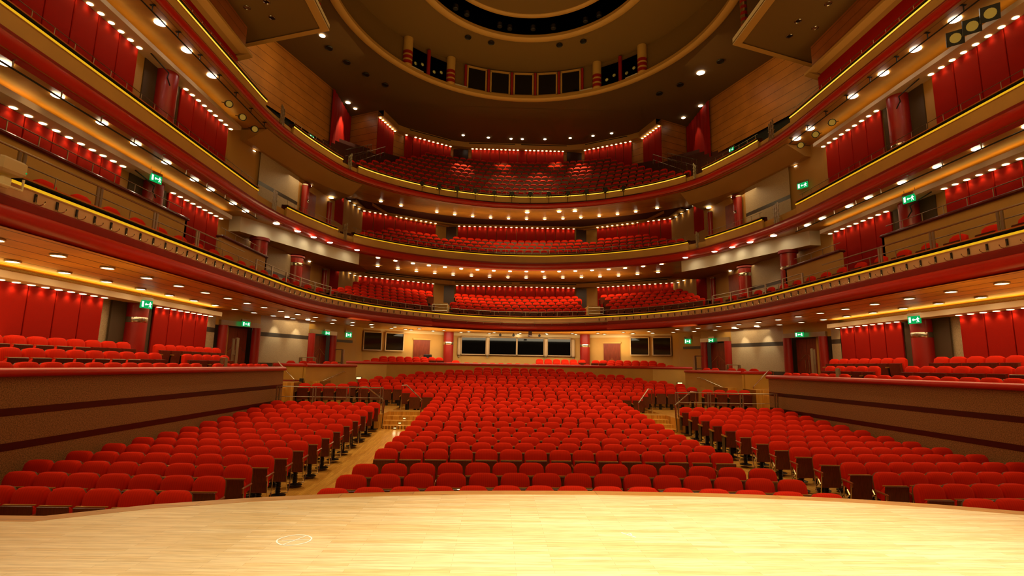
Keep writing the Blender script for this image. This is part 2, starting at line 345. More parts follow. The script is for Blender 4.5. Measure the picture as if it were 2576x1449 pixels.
# ------------------------------------------------------------------ parapet walls of the raised side seating
for s in (-1,1):
    m=MB('granite','stripe_dark'); X=s*10.0
    zb=[(-.1,1.21,0),(1.21,1.345,1),(1.345,1.82,0),(1.82,1.955,1),(1.955,2.5,0)]
    for z0,z1,k in zb:
        m.cur=k; d=.0 if k==0 else .004
        m.add([(X-s*d,-4,z0),(X-s*d,21.3,z0),(X-s*d,21.3,z1),(X-s*d,-4,z1)],[(0,1,2,3)])
        m.add([(X,21.3+d,z0),(X+s*.25,21.3+d,z0),(X+s*.25,21.3+d,z1),(X,21.3+d,z1)],[(0,1,2,3)])
    m.cur=0; m.add([(X+s*.25,-4,1.5),(X+s*.25,21.3,1.5),(X+s*.25,21.3,2.5),(X+s*.25,-4,2.5)],[(0,1,2,3)])
    w=struct(m.build(f'wall_parapet_{SIDE[s]}',recalc=False))
    m=MB('gloss_red'); pr=[(X-s*(.06-.0),2.504),(X-s*.085,2.53),(X-s*.085,2.59),(X-s*.05,2.64),(X+s*.02,2.66),(X+s*.28,2.66),(X+s*.28,2.504)]
    vs=[(x,y,z) for y in (-4,21.36) for x,z in pr]; k=len(pr)
    m.add(vs,[(i,(i+1)%k,k+(i+1)%k,k+i) for i in range(k)]+[tuple(range(k)),tuple(range(2*k-1,k-1,-1))])
    tag(m.build('parapet_cap',smooth=True),f'long glossy red cap rail along the top of the {SIDE[s]} granite parapet','rail',group='red parapet caps')
    # terraces of the side seating
    m=MB('aisle_oak'); 
    for x0,x1,z in ((10.25,11.0,1.77),(11.0,11.9,2.06),(11.9,13.5,2.35)): m.bx(s*x0,s*x1,-4,22.2,z-.6,z)
    struct(m.build('floor_side_terrace'))
    m=MB('aisle_oak'); m.bx(s*9.9,s*13.0,22.2,24.5,1.2,2.0); m.bx(s*9.3,s*11.8,23.6,29.5,1.2,2.02); struct(m.build('floor_corner_terrace'))
# beige boarded walls at the back of the stalls
def boarded(name,pts,z0,z1,label,cap=True,mt='beige_board',group=None):
    m=MB(mt); m.sweep(pts,[(0,z0),(0,z1),(-.16,z1),(-.16,z0)]); 
    a,b2=pts[0],pts[-1]
    o=struct(m.build(name))
    if cap:
        m=MB('gloss_red'); m.sweep(pts,[(.05,z1+.004),(.07,z1+.03),(.06,z1+.1),(.02,z1+.14),(-.14,z1+.14),(-.2,z1+.1),(-.2,z1+.004)],closed=True,ends=True)
        tag(m.build('parapet_cap',smooth=True),label,'rail',group='red parapet caps')
    return o
p3=smooth_path([(0,31.75),(2.8,31.35),(4.6,30.7),(6.2,29.75),(7.45,28.85)],.4)+[(9.65,28.75)]
boarded('wall_rear_parapet',mirror_full(p3),1.0,2.83,'long curved glossy red cap rail on the beige wall behind the rear stalls')
for s in (-1,1):
    q=[(8.7,27.28),(9.83,23.27)]; q=[(s*x,y) for x,y in q]; 
    if s<0: q=q[::-1]
    boarded('wall_stair_parapet',q,.5,2.66,f'short red cap rail over the {SIDE[s]} beige stair wall with the slanting handrail')
    q=[(9.83,23.32),(11.45,23.75)]; q=[(s*x,y) for x,y in q]
    if s<0: q=q[::-1]
    boarded('wall_corner_parapet',q,.5,2.66,f'short red cap rail on the {SIDE[s]} corner wall next to the granite parapet',mt='ochre')
# level-0 walls
wall_band('wall_stalls',WB0[:4],[(1.9,2.9,0),(2.9,4.86,1),(4.86,5.2,0)],['beige_light','beige_board'])
for s in (-1,1):
    def q(pts): 
        r=[(s*x,y) for x,y in pts]; return r if s>0 else r[::-1]
    m=MB('granite_pale','stripe_grey','ochre')
    for z0,z1,k in ((1.5,2.62,0),(2.62,2.8,1),(2.8,4.05,0),(4.05,4.25,1),(4.25,5.2,0)):
        m.cur=k; m.sweep(q([(11.4,27.55),(12.62,24.6)]),[(0,z0),(0,z1)])
        m.sweep(q([(13.5,22.3),(13.5,21.7)]),[(.02,z0),(.02,z1)])
    m.cur=2
    m.sweep(q([(12.62,24.6),(13.5,22.3)]),[(0,4.4),(0,5.2)]); m.sweep(q([(10.7,29.95),(11.4,27.55)]),[(0,4.4),(0,5.2)])
    m.sweep(q([(9.75,32.3),(9.9,31.4),(10.7,29.95)]),[(0,1.8),(0,5.2)])
    m.cur=1; m.sweep(q([(10.05,31.1),(10.7,29.95)]),[(.02,4.05),(.02,4.2)])
    m.cur=0; m.sweep(q([(13.55,22.3),(13.55,-5)]),[(0,1.0),(0,5.2)])
    m.cur=1; m.sweep(q([(13.53,18.2),(13.53,16.4)]),[(.01,4.0),(.01,4.25)]); m.sweep(q([(13.53,18.2),(13.53,16.4)]),[(.01,2.6),(.01,2.8)])
    struct(m.build(f'wall_{SIDE[s]}',recalc=False))
    m=MB('gap_brown'); m.add([(s*16.5,-6,-.1),(s*16.5,41,-.1),(s*16.5,41,20.7),(s*16.5,-6,20.7)],[(0,1,2,3)]); struct(m.build(f'wall_outer_{SIDE[s]}',recalc=False))
    # access hatch lines on the stone
    a=Vector((s*11.9,26.34)); 
# doors at the stalls corner
DN=[0]
def door(s,near,far,label):
    DN[0]+=1
    n0=Vector((s*near[0],near[1],0)); f0=Vector((s*far[0],far[1],0)); d=(f0-n0); L=d.length; u=d.normalized(); rz=math.atan2(u.y,u.x)
    inw=Vector((-s*abs(u.y),-abs(u.x),0)).normalized()
    if inw.dot(u)!=0: inw=(inw-u*inw.dot(u)).normalized()
    t=thing(f'door_{DN[0]}',label,'door',n0); t['kind']='structure'
    def part(name,mt,a,b,z0,z1,dp,off,sm=False):
        m=MB(mt); c=u*((a+b)/2)+inw*off; m.box((c.x,c.y,(z0+z1)/2),(b-a,dp,z1-z0),rz=rz); return m.build(name,t)
    part('lintel','steel',0,L,4.4,4.62,.12,.08)
    for a in (.02,L-.38):
        m=MB('column_red'); c=u*(a+.18)+inw*.05; m.lathe([(.19,1.95),(.19,4.4)],(c.x,c.y,0),14); m.build('jamb',t,True)
    part('reveal','ochre',.36,.75,1.95,4.4,.06,-.25)
    for k in range(2):
        a=.75+(L-1.15)/2*k; p=part('leaf','door_wood',a+.01,a+(L-1.15)/2-.01,1.95,4.35,.05,-.3)
        mid=a+(L-1.15)/4; c=u*mid+inw*-.26; m=MB('chrome')
        e=u*((L-1.15)/4-.05)*(1 if k==0 else -1)
        m.tube([c-e+Vector((0,0,3.25)),c+e+Vector((0,0,3.62))],.014,6); m.tube([c+e*.8+Vector((0,0,2.75)),c+e*.8+Vector((0,0,3.35))],.02,6); m.build('handle',p)
    return t
for s in (-1,1):
    door(s,(13.42,22.45),(12.64,24.55),f'brown double door between red jambs beside the {SIDE[s]} wall panels')
    door(s,(11.42,27.62),(10.72,29.85),f'brown double door between red jambs next to the {SIDE[s]} rear corner')
# ------------------------------------------------------------------ balcony fronts
def front(path,zs,zc,zn,zb,nose,tier,inset=0.0):
    """zs: light strip, zc: foot of the cream fascia, zn: top of the nosing, zb: underside"""
    pass
TN=['first balcony','second balcony','top balcony']
def ledge_set(t,path,zs,zc,nm):
    m=MB('pink_cream' if nm==0 else 'cream'); m.sweep(path,[(-.1,zc-.03),(0,zc-.02),(0,zs-.05),(.02,zs-.045),(.02,zs-.03),(-.1,zs-.03)],ends=True); f=m.build('fascia',t)
    m=MB('gold_strip' if nm<2 else 'gold_bright'); m.sweep(path,[(.0,zs-.03),(.035,zs-.02),(.035,zs+.02),(0,zs+.03)],closed=True,ends=True); m.build('light_strip',t)
    m=MB('dark','ledge_wood','ledge_edge'); m.sweep(path,[(0,zs+.03),(-.06,zs+.035),(-.06,zs+.09),(.06,zs+.095),(.065,zs+.125),(.03,zs+.135),(-.3,zs+.17),(-.32,zs-.2)],mi=[0,0,0,2,2,1,1],ends=False); m.build('ledge',t)
def guard(path,z0,zr,step,label,top=None,r=.014,grp=None):
    t=thing('guard_rail',label,'railing',group=grp)
    pts=along(path,.5); m=MB('steel'); m.tube([(p[0],p[1],zr) for p,_ in pts],r,6); m.build('rail',t)
    m=MB('steel'); m.tube([(0,0,0),(0,0,zr-z0)],r*.85,6); first=m.build('post',t); q=along(path,step,step*.4)
    while len(q)>99: step*=1.3; q=along(path,step,step*.4)
    for i,(p,_) in enumerate(q):
        c=first if i==0 else first.copy()
        if i: COL.objects.link(c); c.parent=t
        c.location=(p[0],p[1],z0)
    return t
# first balcony: one continuous front
t=thing('balcony_front','curved first balcony front with pinkish fascia, gold light line and bulging red nosing','balcony front')
ledge_set(t,P1,5.92,5.62,0)
side=lambda s:(sub(P1,lambda p:p[0]*s>4.9) )
for s in (-1,1):
    pp=side(s)
    m=MB('maroon'); m.sweep(pp,[(-.1,5.1),(-.1,5.66),(.03,5.64),(.04,5.6),(.03,5.44)],ends=True); m.build('maroon_band',t)
    m=MB('gloss_red'); pr=[(-.1,5.48)]+[(.02+.17*math.sin(a),5.275+.18*math.cos(a)) for a in [PI*k/8 for k in range(1,9)]]+[(-.12,5.06)]
    m.sweep(pp,pr,closed=True,ends=True); m.build('nosing',t,True)
ce=sub(P1,lambda p:abs(p[0])<6.0)
m=MB('maroon'); m.sweep(ce,[(-.3,5.05),(-.3,5.7),(-.1,5.64),(-.1,5.3)]); m.build('maroon_band',t)
m=MB('gloss_red'); pr=[(-.35,5.46)]+[(-.12+.15*math.sin(a),5.28+.16*math.cos(a)) for a in [PI*k/8 for k in range(1,9)]]+[(-.3,5.06)]; m.sweep(ce,pr,closed=True,ends=True); m.build('nosing',t,True)
guard(offset(P1,-.15),6.05,6.34,.47,'low steel guard rail along the ledge of the first balcony',grp='balcony guard rails')
# tall hand rail on paired posts at the side of the first balcony
for s in (-1,1):
    t=thing('hand_rail',f'tall steel hand rail on paired flat posts along the {SIDE[s]} side of the first balcony','railing')
    m=MB('steel'); m.tube([(s*10.1,2,6.57),(s*10.1,17.4,6.57)],.022,8); m.build('rail',t)
    for k in range(8):
        y=1.7+1.85*k+.02
        for d in (-.05,.05):
            m=MB('steel'); m.box((s*10.1,y+d,6.3),(.03,.06,.5)); m.build('post',t)
    m=MB('steel'); pts=[(p[0],p[1],6.5) for p,_ in along(sub(offset(P1,-.15),lambda p:p[0]*s>0 and 17.9<p[1]<25.5),.5)]; m.tube(pts,.018,6); m.build('rail',t)
    for p,_ in along(sub(offset(P1,-.15),lambda p:p[0]*s>0 and 17.9<p[1]<25.5),1.3):
        m=MB('steel'); m.box((p[0],p[1],6.28),(.05,.07,.46)); m.build('post',t)
# upper two fronts: continuous nosing, fascia in five lengths
def upper(tier,zs,dz):
    t=thing('balcony_front',f'curved {TN[tier]} front, cream fascia with gold light line over a red nosing','balcony front')
    zc=zs-.45*dz; zn=zs-.55*dz; zb=zs-.92*dz
    m=MB('maroon'); m.sweep(P2,[(-.1,zb+.02),(-.1,zc+.0),(.05,zc),(.05,zn)]); m.build('maroon_band',t)
    hh=(zn-zb)/2+.02; zz=(zn+zb)/2
    m=MB('gloss_red'); pr=[(-.1,zn+.04)]+[(.03+.16*math.sin(a),zz+hh*math.cos(a)) for a in [PI*k/8 for k in range(1,9)]]+[(-.12,zb-.03)]
    m.sweep(P2,pr,closed=True); m.build('nosing',t,True)
    secs=[sub(P2,lambda p:p[0]<0 and p[1]<22.4),sub(P2,lambda p:p[0]<0 and 23.5<p[1]<28.0),sub(P2,lambda p:abs(p[0])<9.75 and p[1]>28.9),sub(P2,lambda p:p[0]>0 and 23.5<p[1]<28.0),sub(P2,lambda p:p[0]>0 and p[1]<22.4)]
    for k,sp in enumerate(secs):
        o=.02 if k in (1,3) else 0
        q=offset(sp,-o); ledge_set(t,q,zs,zc,tier)
        nm={0:'left side length',1:'left corner length',2:'back length',3:'right corner length',4:'right side length'}[k]
        guard(offset(q,-.17),zs+.12,zs+.45,.6,f'thin steel guard rail on the {TN[tier]} ledge, {nm}',r=.011,grp='balcony guard rails')
    m=MB('cream'); m.sweep(P2,[(-.14,zc),(-.14,zs-.1)]); m.build('inner_fascia',t)
    # steel gates in the gaps
    for s in (-1,1):
        for (x,y,rz) in ((11.72,22.95,-.15),(10.1,28.4,-.65)):
            g=thing('steel_gate',f'small pale steel gate closing the {"corner" if y>25 else "side"} gap of the {TN[tier]} front, {SIDE[s]} side','gate',(s*x,y,zs-.4),s*rz)
            m=MB('steel')
            for d in (-.22,.0,.22): m.box((0,d,.4),(.05,.07,.95))
            m.build('post',g); m=MB('steel')
            for h in (.1,.3,.5,.7): m.tube([(0,-.4,h),(0,.4,h)],.014,6)
            m.build('bar',g)
    return t
upper(1,10.2,1.05); upper(2,14.33,.92)
# curved tube fixed low on the front of the first balcony
t=thing('barrel_rail','long thin steel tube on brackets across the middle of the first balcony front','rail')
q=sub(offset(P1,.1),lambda p:abs(p[0])<5.3); m=MB('steel'); m.tube([(p[0],p[1],5.62) for p in q],.025,6); m.build('tube',t)
for p,nn in along(q,1.1,.3):
    m=MB('steel'); m.tube([(p[0],p[1],5.62),(p[0]-nn[0]*.15,p[1]-nn[1]*.15,5.5)],.014,6); m.build('bracket',t)
# hooks under the light line
hk=None; cnt={-1:0,1:0}
for s in (-1,1):
    path=P1 if s<0 else flip(P1)
    for p,nn in along(path,.468,0):
        if p[1]<8.7 or abs(p[0])<4.2 or p[0]*s<0: 
            pass
    l=[]
    hp=offset(sub(P1,lambda p:p[0]*s>4.3 and p[1]>8.7),.01)
    if s>0: hp=hp[::-1]
    nrm=1 if s<0 else -1
    for p,nn in along(hp,.468,.12): l.append((p,(nn[0]*nrm,nn[1]*nrm)))
    for i,(p,nn) in enumerate(l):
        if hk is None:
            hk=thing('coat_hook','x','hook')
            m=MB('black'); m.box((0,-.012,.0),(.045,.02,.15)); m.build('plate',hk)
            m=MB('chrome'); m.tube([(0,-.02,.02)]+[(0,-.11+.09*math.cos(a),-.06+.075*math.sin(a)) for a in [PI*.0-PI*k/8 for k in range(0,9)]],.008,6); m.build('loop',hk)
            o=hk
        else: o=dup(hk,(0,0,0))
        o.location=(p[0]+nn[0]*.0,p[1]+nn[1]*.0,5.76); o.rotation_euler=(0,0,math.atan2(nn[1],nn[0])+PI/2)
        o['label']=f'steel hook under the gold line, {SIDE[s]} first balcony front, {ordn(i)} from the stage'; o['group']='hooks on the first balcony front'
# ------------------------------------------------------------------ ceilings and floors of the balconies
def slab(path,z,depth_side,depth_back,mt,name,rise=0,inset=.14):
    nor=normals(path); l=plen(path); m=MB(mt); vs=[]; uv=[]; K=6
    for (x,y),(nx,ny),d in zip(path,nor,l):
        w=max(0,min(1,(y-21)/8)); dep=depth_side+(depth_back-depth_side)*w
        for k in range(K+1):
            o=-inset+dep*k/K
            vs.append((x-nx*o,y-ny*o,z+rise*w*k/K)); uv.append((d,o))
    n=K+1; fs=[(i*n+k,i*n+k+1,(i+1)*n+k+1,(i+1)*n+k) for i in range(len(path)-1) for k in range(K)]
    m.add(vs,fs); o=m.build(name,recalc=False); me=o.data; ul=me.uv_layers.new()
    for lp in me.loops: ul.data[lp.index].uv=uv[lp.vertex_index]
    return struct(o)
slab(P1,5.05,4.2,6.0,'soffit_planks','ceiling_stalls')
slab(P2,9.24,3.0,7.0,'soffit_plain','ceiling_first_balcony',.12); slab(P2,13.45,3.0,7.0,'soffit_plain','ceiling_second_balcony',.6)
slab(offset(P1,-.25),5.45,3.6,7.5,'carpet','floor_first_balcony'); slab(offset(P2,-.25),9.6,2.4,6.5,'carpet','floor_second_balcony'); slab(offset(P2,-.25),13.8,4.6,6.5,'carpet','floor_top_balcony')
# upper walls
wall_band('wall_first_balcony',WB1,[(5.3,9.3,0)],['soffit']); wall_band('wall_second_balcony',WB1,[(9.4,13.6,0)],['soffit'])
wall_band('wall_top_balcony',[(0,39.5),(4.6,39.5),(5.4,39.2),(8.8,37.2),(9.5,36.5),(10.15,34.2)],[(13.6,20.7,0)],['wood_wall'])
for s in (-1,1):
    def q(pts):
        r=[(s*x,y) for x,y in pts]; return r if s>0 else r[::-1]
    for z0,z1,zs1 in ((6.0,9.25,7.15),(10.2,13.4,11.3)):
        m=MB('granite_pale','stripe_grey'); 
        for a,b2,k in ((z0,zs1,0),(zs1,zs1+.2,1),(zs1+.2,z1-.45,0),(z1-.45,z1-.2,1)):
            m.cur=k; m.sweep(q([(12.45,27.2),(13.05,23.9)]),[(.03,a),(.03,b2)])
        struct(m.build(f'wall_stone_{SIDE[s]}',recalc=False))
        # door opening between two small red columns
        m=MB('door_wood'); m.sweep(q([(11.95,30.6),(12.4,27.6)]),[(.04,z0),(.04,z0+2.3)]); struct(m.build(f'door_{5+(0 if s<0 else 1)+(0 if z0<8 else 2)}',recalc=False))
        for (x,y) in ((12.2,27.5),(11.8,30.5)):
            c=thing('door_column',f'slim red column at the {"near" if y<29 else "far"} side of the {SIDE[s]} corner door, {"first" if z0<8 else "second"} balcony','column',(s*x,y,z0))
            m=MB('column_red'); m.lathe([(.16,0),(.16,2.35)],n=12); m.build('shaft',c,True); m=MB('steel'); m.lathe([(.17,2.35),(.17,2.42)],n=12); m.build('collar',c,True)
# ------------------------------------------------------------------ dropped bulkheads with panel lights
PL={} 
def panel(name_label,cat_group,key,size):
    if key not in PL:
        m=MB('panel_red'); w,h=size; m.box((0,0,h/2),(w-.035,.06,h),ch=.012); o=m.build('wall_panel'); PL[key]=o; first=True
    else:
        o=PL[key].copy(); COL.objects.link(o)
    tag(o,name_label,'panel',cat_group); return o
LAMP=None
def panel_lamp(p,r,label,group):
    global LAMP
    if LAMP is None:
        m=MB('lamp_small'); m.lathe([(0.0,-.012),(.7,-.008),(1,0),(.9,.01)],n=12); LAMP=m.build('panel_lamp'); o=LAMP
    else: o=LAMP.copy(); COL.objects.link(o)
    o.location=p; o.scale=(r,r,1); return tag(o,label,'light',group)
BULK=[(4.69,4.86,3.0,2.3,5.05),(8.885,9.05,7.0,6.6,9.24),(12.97,13.13,11.1,10.6,13.45)]
for lv,(zl,zt,zv,zbm,zce) in enumerate(BULK):
    for s in (-1,1):
        m=MB('bulk_cream'); X=s*12.9
        m.box((s*13.2,8.8,(zl+zt)/2),(.62,25.7,zt-zl)); struct(m.build(f'ceiling_bulkhead_{SIDE[s]}'))
        # hidden cove tube that makes the golden line
        area((s*13.1,10,zt+.05),(s*13.05,10,zt+2),[120,34,22][lv],.12,23,(1,.62,.12),170,up='X')
        for i in range(-1,19):
            y=12.44+.412*i if i<10 else 18.28+.41*(i-10)
            yy=y
            if i<10 and y>16.1: continue
            if y<8: continue
            lab=f'round lamp over the {SIDE[s]} red panels, {LV[lv]}, {ordn(i+1)} lamp from the stage'
            p=(s*13.3,yy,zl-.01)
            if in_frame(p,60): panel_lamp(p,.085,lab,'lamps over the red panels')
            spot((s*13.29,yy,zl-.05),(s*13.42,yy,zl-.8),6.5 if lv==0 else (4.5 if lv==1 else 3.2),110,.9,(1,.66,.25),.04)
        m=MB('gap_brown'); m.bx(s*13.46,s*13.5,16.3,18.16,zbm-.4,zl); struct(m.build('wall_recess'))  # dark board on the wall; the shade of the gap is its colour
        k=0
        for i in range(8):
            y=10.81-.845+.845*i if i<7 else None
            if y is None: continue
            y0=9.51+.845*i; lab=f'tall red fabric panel on the {SIDE[s]} wall, {LV[lv]}, {ordn(i)} from the stage'
            if not in_frame((s*13.4,y0+.4,zl-.8),60) and not in_frame((s*13.4,y0+.4,zbm+.6),60): continue
            o=panel(lab,'red panels on the side walls',('s',lv),(.845,zl-zbm-.01)); o.location=(s*13.42,y0+.845,zbm); o.rotation_euler=(0,0,PI/2)
        for i in range(4):
            lab=f'tall red fabric panel on the {SIDE[s]} wall beyond the column, {LV[lv]}, {ordn(i)} of four'
            o=panel(lab,'red panels on the side walls',('s',lv),(.845,zl-zbm-.01)); o.location=(s*13.42,18.18+.42+.845*i,zbm); o.rotation_euler=(0,0,PI/2)
# panels, bulkheads and lamps round the back
def back_run(a,b,z,h,nl,np_,where,grp,zd=0,skipl=(),e=5,bulk=True,r=.08,off=.12):
    a=Vector(a);b=Vector(b); d=b-a; L=d.length; u=d/L; inw=Vector((u.y,-u.x)); rz=math.atan2(u.y,u.x)
    for i in range(np_):
        c=a+u*(L*(i+.5)/np_)
        o=panel(f'red panel, {where}, {ordn(i)} from the left',grp,('b',round(L/np_,2),h),(L/np_,h)); o.location=(c.x,c.y,z-h); o.rotation_euler=(0,0,rz)
    for i in range(nl):
        if i in skipl: continue
        c=a+u*(L*(i+.25)/(nl-.5))+inw*off
        panel_lamp((c.x,c.y,z-.01),r,f'panel lamp, {where}, {ordn(i)} from the left','lamps over the back panels')
        f=c+inw*-.13
        spot((c.x,c.y,z-.05),(f.x,f.y,z-1.0),e*1.0,110,.9,(1,.72,.35),.06)
for lv,(z,h,hw) in enumerate(((8.94,2.1,'first balcony'),(13.7,1.9,'second balcony'))):
    g=f'red panels round the back of the {hw}'
    back_run((-4.65,39.35),(4.65,39.35),z,h,23 if lv==0 else 23,12,f'back wall of the {hw}',g,e=5)
    for s in (-1,1):
        a,b=((-11.25,35.85),(-6.3,38.75)) if s<0 else ((6.3,38.75),(11.25,35.85))
        back_run(a,b,z,h,15,7,f'{SIDE[s]} angled back wall of the {hw}',g,e=5)
        a,b=((-11.75,31.3),(-11.35,35.2)) if s<0 else ((11.35,35.2),(11.75,31.3))
        back_run(a,b,z-.1,h,5,3,f'{SIDE[s]} end wall of the {hw}',g,e=4)
back_run((-3.75,39.35),(3.75,39.35),20.17,2.2,23,10,'back wall of the top balcony','red panels round the back of the top balcony',skipl=(12,),e=4,r=.085)
for s in (-1,1):
    a,b=((-8.75,37.1),(-5.4,39.05)) if s<0 else ((5.4,39.05),(8.75,37.1))
    back_run(a,b,20.17,2.6,11,6,f'{SIDE[s]} angled back wall of the top balcony','red panels round the back of the top balcony',skipl=(1,) if s<0 else (),e=4,r=.085)
    a,b=((-10.12,34.25),(-9.45,36.45)) if s<0 else ((9.45,36.45),(10.12,34.25))
    back_run(a,b,20.12,3.2,7,3,f'{SIDE[s]} end wall of the top balcony','red panels round the back of the top balcony',e=4,r=.085)
# bulkheads following the back panels (cream strip with black slot above)
def back_bulk(pts,z,name,zt,slot):
    m=MB('soffit','dark'); p=mirror_full(pts)
    m.sweep(p,[(-.05,z),(.42,z),(.42,zt),(-.05,zt)]); m.cur=1
    for a,b in zip(p,p[1:]):
        L=math.hypot(b[0]-a[0],b[1]-a[1])
        if L<2.5: continue
        q=[(a[0]+(b[0]-a[0])*t,a[1]+(b[1]-a[1])*t) for t in (.06,.94)]
        m.sweep(q,[(.425,zt-slot*2.0),(.425,zt-slot)])
    return struct(m.build(name))
back_bulk([(0,39.35),(5.0,39.35),(6.3,38.75),(11.25,35.85),(11.5,33.5)],8.95,'ceiling_back_bulkhead',9.26,.06)
back_bulk([(0,39.35),(5.0,39.35),(6.3,38.75),(11.25,35.85),(11.5,33.5)],13.71,'ceiling_back_bulkhead',14.1,.1)
back_bulk([(0,39.35),(4.2,39.35),(5.4,39.05),(8.75,37.1),(9.45,36.45),(10.12,34.25)],20.18,'ceiling_back_bulkhead',20.62,.07)
for z,h in ((8.9,2.0),(13.65,2.0),(20.1,2.0)):
    for s in (-1,1):
        m=MB('stripe_dark'); m.box((s*(5.3 if z<20 else 4.6),39.25,z-h/2),(1.1 if z<20 else 1.2,.05,h)); struct(m.build('wall_doorway'))
# ------------------------------------------------------------------ curved white soffits over the corners
for s in (-1,1):
    def q(pts):
        r=[(s*x,y) for x,y in pts]; return r if s>0 else r[::-1]
    c=smooth_path([(9.55,29.6),(10.6,27.7),(11.5,25.6),(12.2,24.0),(12.9,22.4)],.4)
    m=MB('white_paint','soffit'); m.sweep(q(c),[(0,8.56),(0,9.26)])
    pc=q(c); m.cur=1
    far=[(s*14,22.45),(s*14,32),(s*9.55,32)] 
    poly=([(x,y,8.565) for x,y in q(c)]+([(x,y,8.565) for x,y in far] if s>0 else [(x,y,8.565) for x,y in far]))
    if s<0: poly=[(x,y,8.565) for x,y in q(c)][::-1]+[(x,y,8.565) for x,y in far[::-1]]; poly=[(x,y,8.565) for x,y in q(c)]+[(x,y,8.565) for x,y in [(-9.55,32),(-14,32),(-14,22.45)][::1]][::1]
    if s<0: poly=[(x,y,8.565) for x,y in q(c)]+[(-9.55,32.0,8.565),(-14,32,8.565),(-14,22.45,8.565)]
    else: poly=[(x,y,8.565) for x,y in q(c)]+[(14,22.45,8.565),(14,32,8.565),(9.55,32,8.565)]
    if s<0:
        pass
    m.add(poly,[tuple(range(len(poly)))])
    m.cur=0; m.add([(s*12.9,22.4,8.56),(s*14,22.45,8.56),(s*14,22.45,9.26),(s*12.9,22.4,9.26)],[(0,1,2,3)])
    struct(m.build('ceiling_corner_soffit',recalc=False))
    m=MB('soffit'); qq=sub(P2,lambda p:p[0]*s>0 and 22.3<p[1]<29.8); m.sweep(qq,[(-.3,13.44),(-1.25,12.92),(-5.5,12.88),(-5.5,13.44)],closed=True,ends=True)
    struct(m.build('ceiling_corner_soffit'))
# ------------------------------------------------------------------ red columns
def column(x,y,r,z0,z1,zband,label,cap=True):
    t=thing('round_column',label,'column',(x,y,z0))
    m=MB('column_red'); m.lathe([(r,0),(r,z1-z0)],n=28); m.build('shaft',t,True)
    m=MB('chrome'); m.lathe([(r+.004,zband-z0),(r+.008,zband-z0+.01),(r+.008,zband-z0+.17),(r+.004,zband-z0+.18)],n=28); m.build('steel_band',t,True)
    if cap: m=MB('maroon'); m.lathe([(r,z1-z0-.16),(r+.07,z1-z0-.14),(r+.07,z1-z0)],n=28); m.build('capital',t,True)
    return t
for s in (-1,1):
    column(s*13.35,25.4,.38,10.0,12.85,11.9,f'thick glossy red column at the near {SIDE[s]} corner of the second balcony')
    column(s*12.55,28.1,.36,10.0,12.85,11.75,f'glossy red column at the far {SIDE[s]} corner of the second balcony')
    column(s*12.32,27.4,.37,5.6,8.57,7.95,f'glossy red column with steel band under the {SIDE[s]} white soffit, first balcony')
    column(s*12.6,23.7,.37,5.6,8.57,7.6,f'red column beside the white soffit corner at the {SIDE[s]} of the first balcony')
    column(s*13.34,17.25,.33,2.3,4.69,4.05,f'dark red column between the {SIDE[s]} red panels at stalls level',False)
    column(s*13.34,17.25,.33,6.5,8.88,7.2,f'dark red column between the {SIDE[s]} red panels of the first balcony',False)
    column(s*13.34,17.25,.36,10.6,12.97,10.9,f'dark red column between the {SIDE[s]} red panels of the second balcony',False)
    column(s*4.63,34.75,.34,1.9,5.05,4.2,f'bright red column with steel band at the {SIDE[s]} end of the control room window',False)
# ------------------------------------------------------------------ inner parapets of the first balcony side boxes
for s in (-1,1):
    for (a,b,nm) in ((0,16.2,'near'),(18.3,21.95,'far')):
        t=thing('box_parapet',f'cream raised parapet with dark red cap, {nm} length on the {SIDE[s]} of the first balcony','parapet')
        m=MB('cream'); m.bx(s*11.4,s*11.52,a,b,5.5,7.28); m.bx(s*11.4,s*12.6,b-.1,b,5.5,7.28); m.build('wall',t)
        m=MB('ledge_wood'); m.box((s*11.47,(a+b)/2,7.32),(.3,b-a+.06,.1),ch=.03); m.box((s*12.0,b-.05,7.32),(1.2,.25,.1),ch=.03); m.build('cap',t)
        guard([(s*11.5,a+.1),(s*11.5,b-.1)],7.36,7.66,.75,f'small steel rail on the {nm} raised parapet at the {SIDE[s]} of the first balcony',grp='box rails')
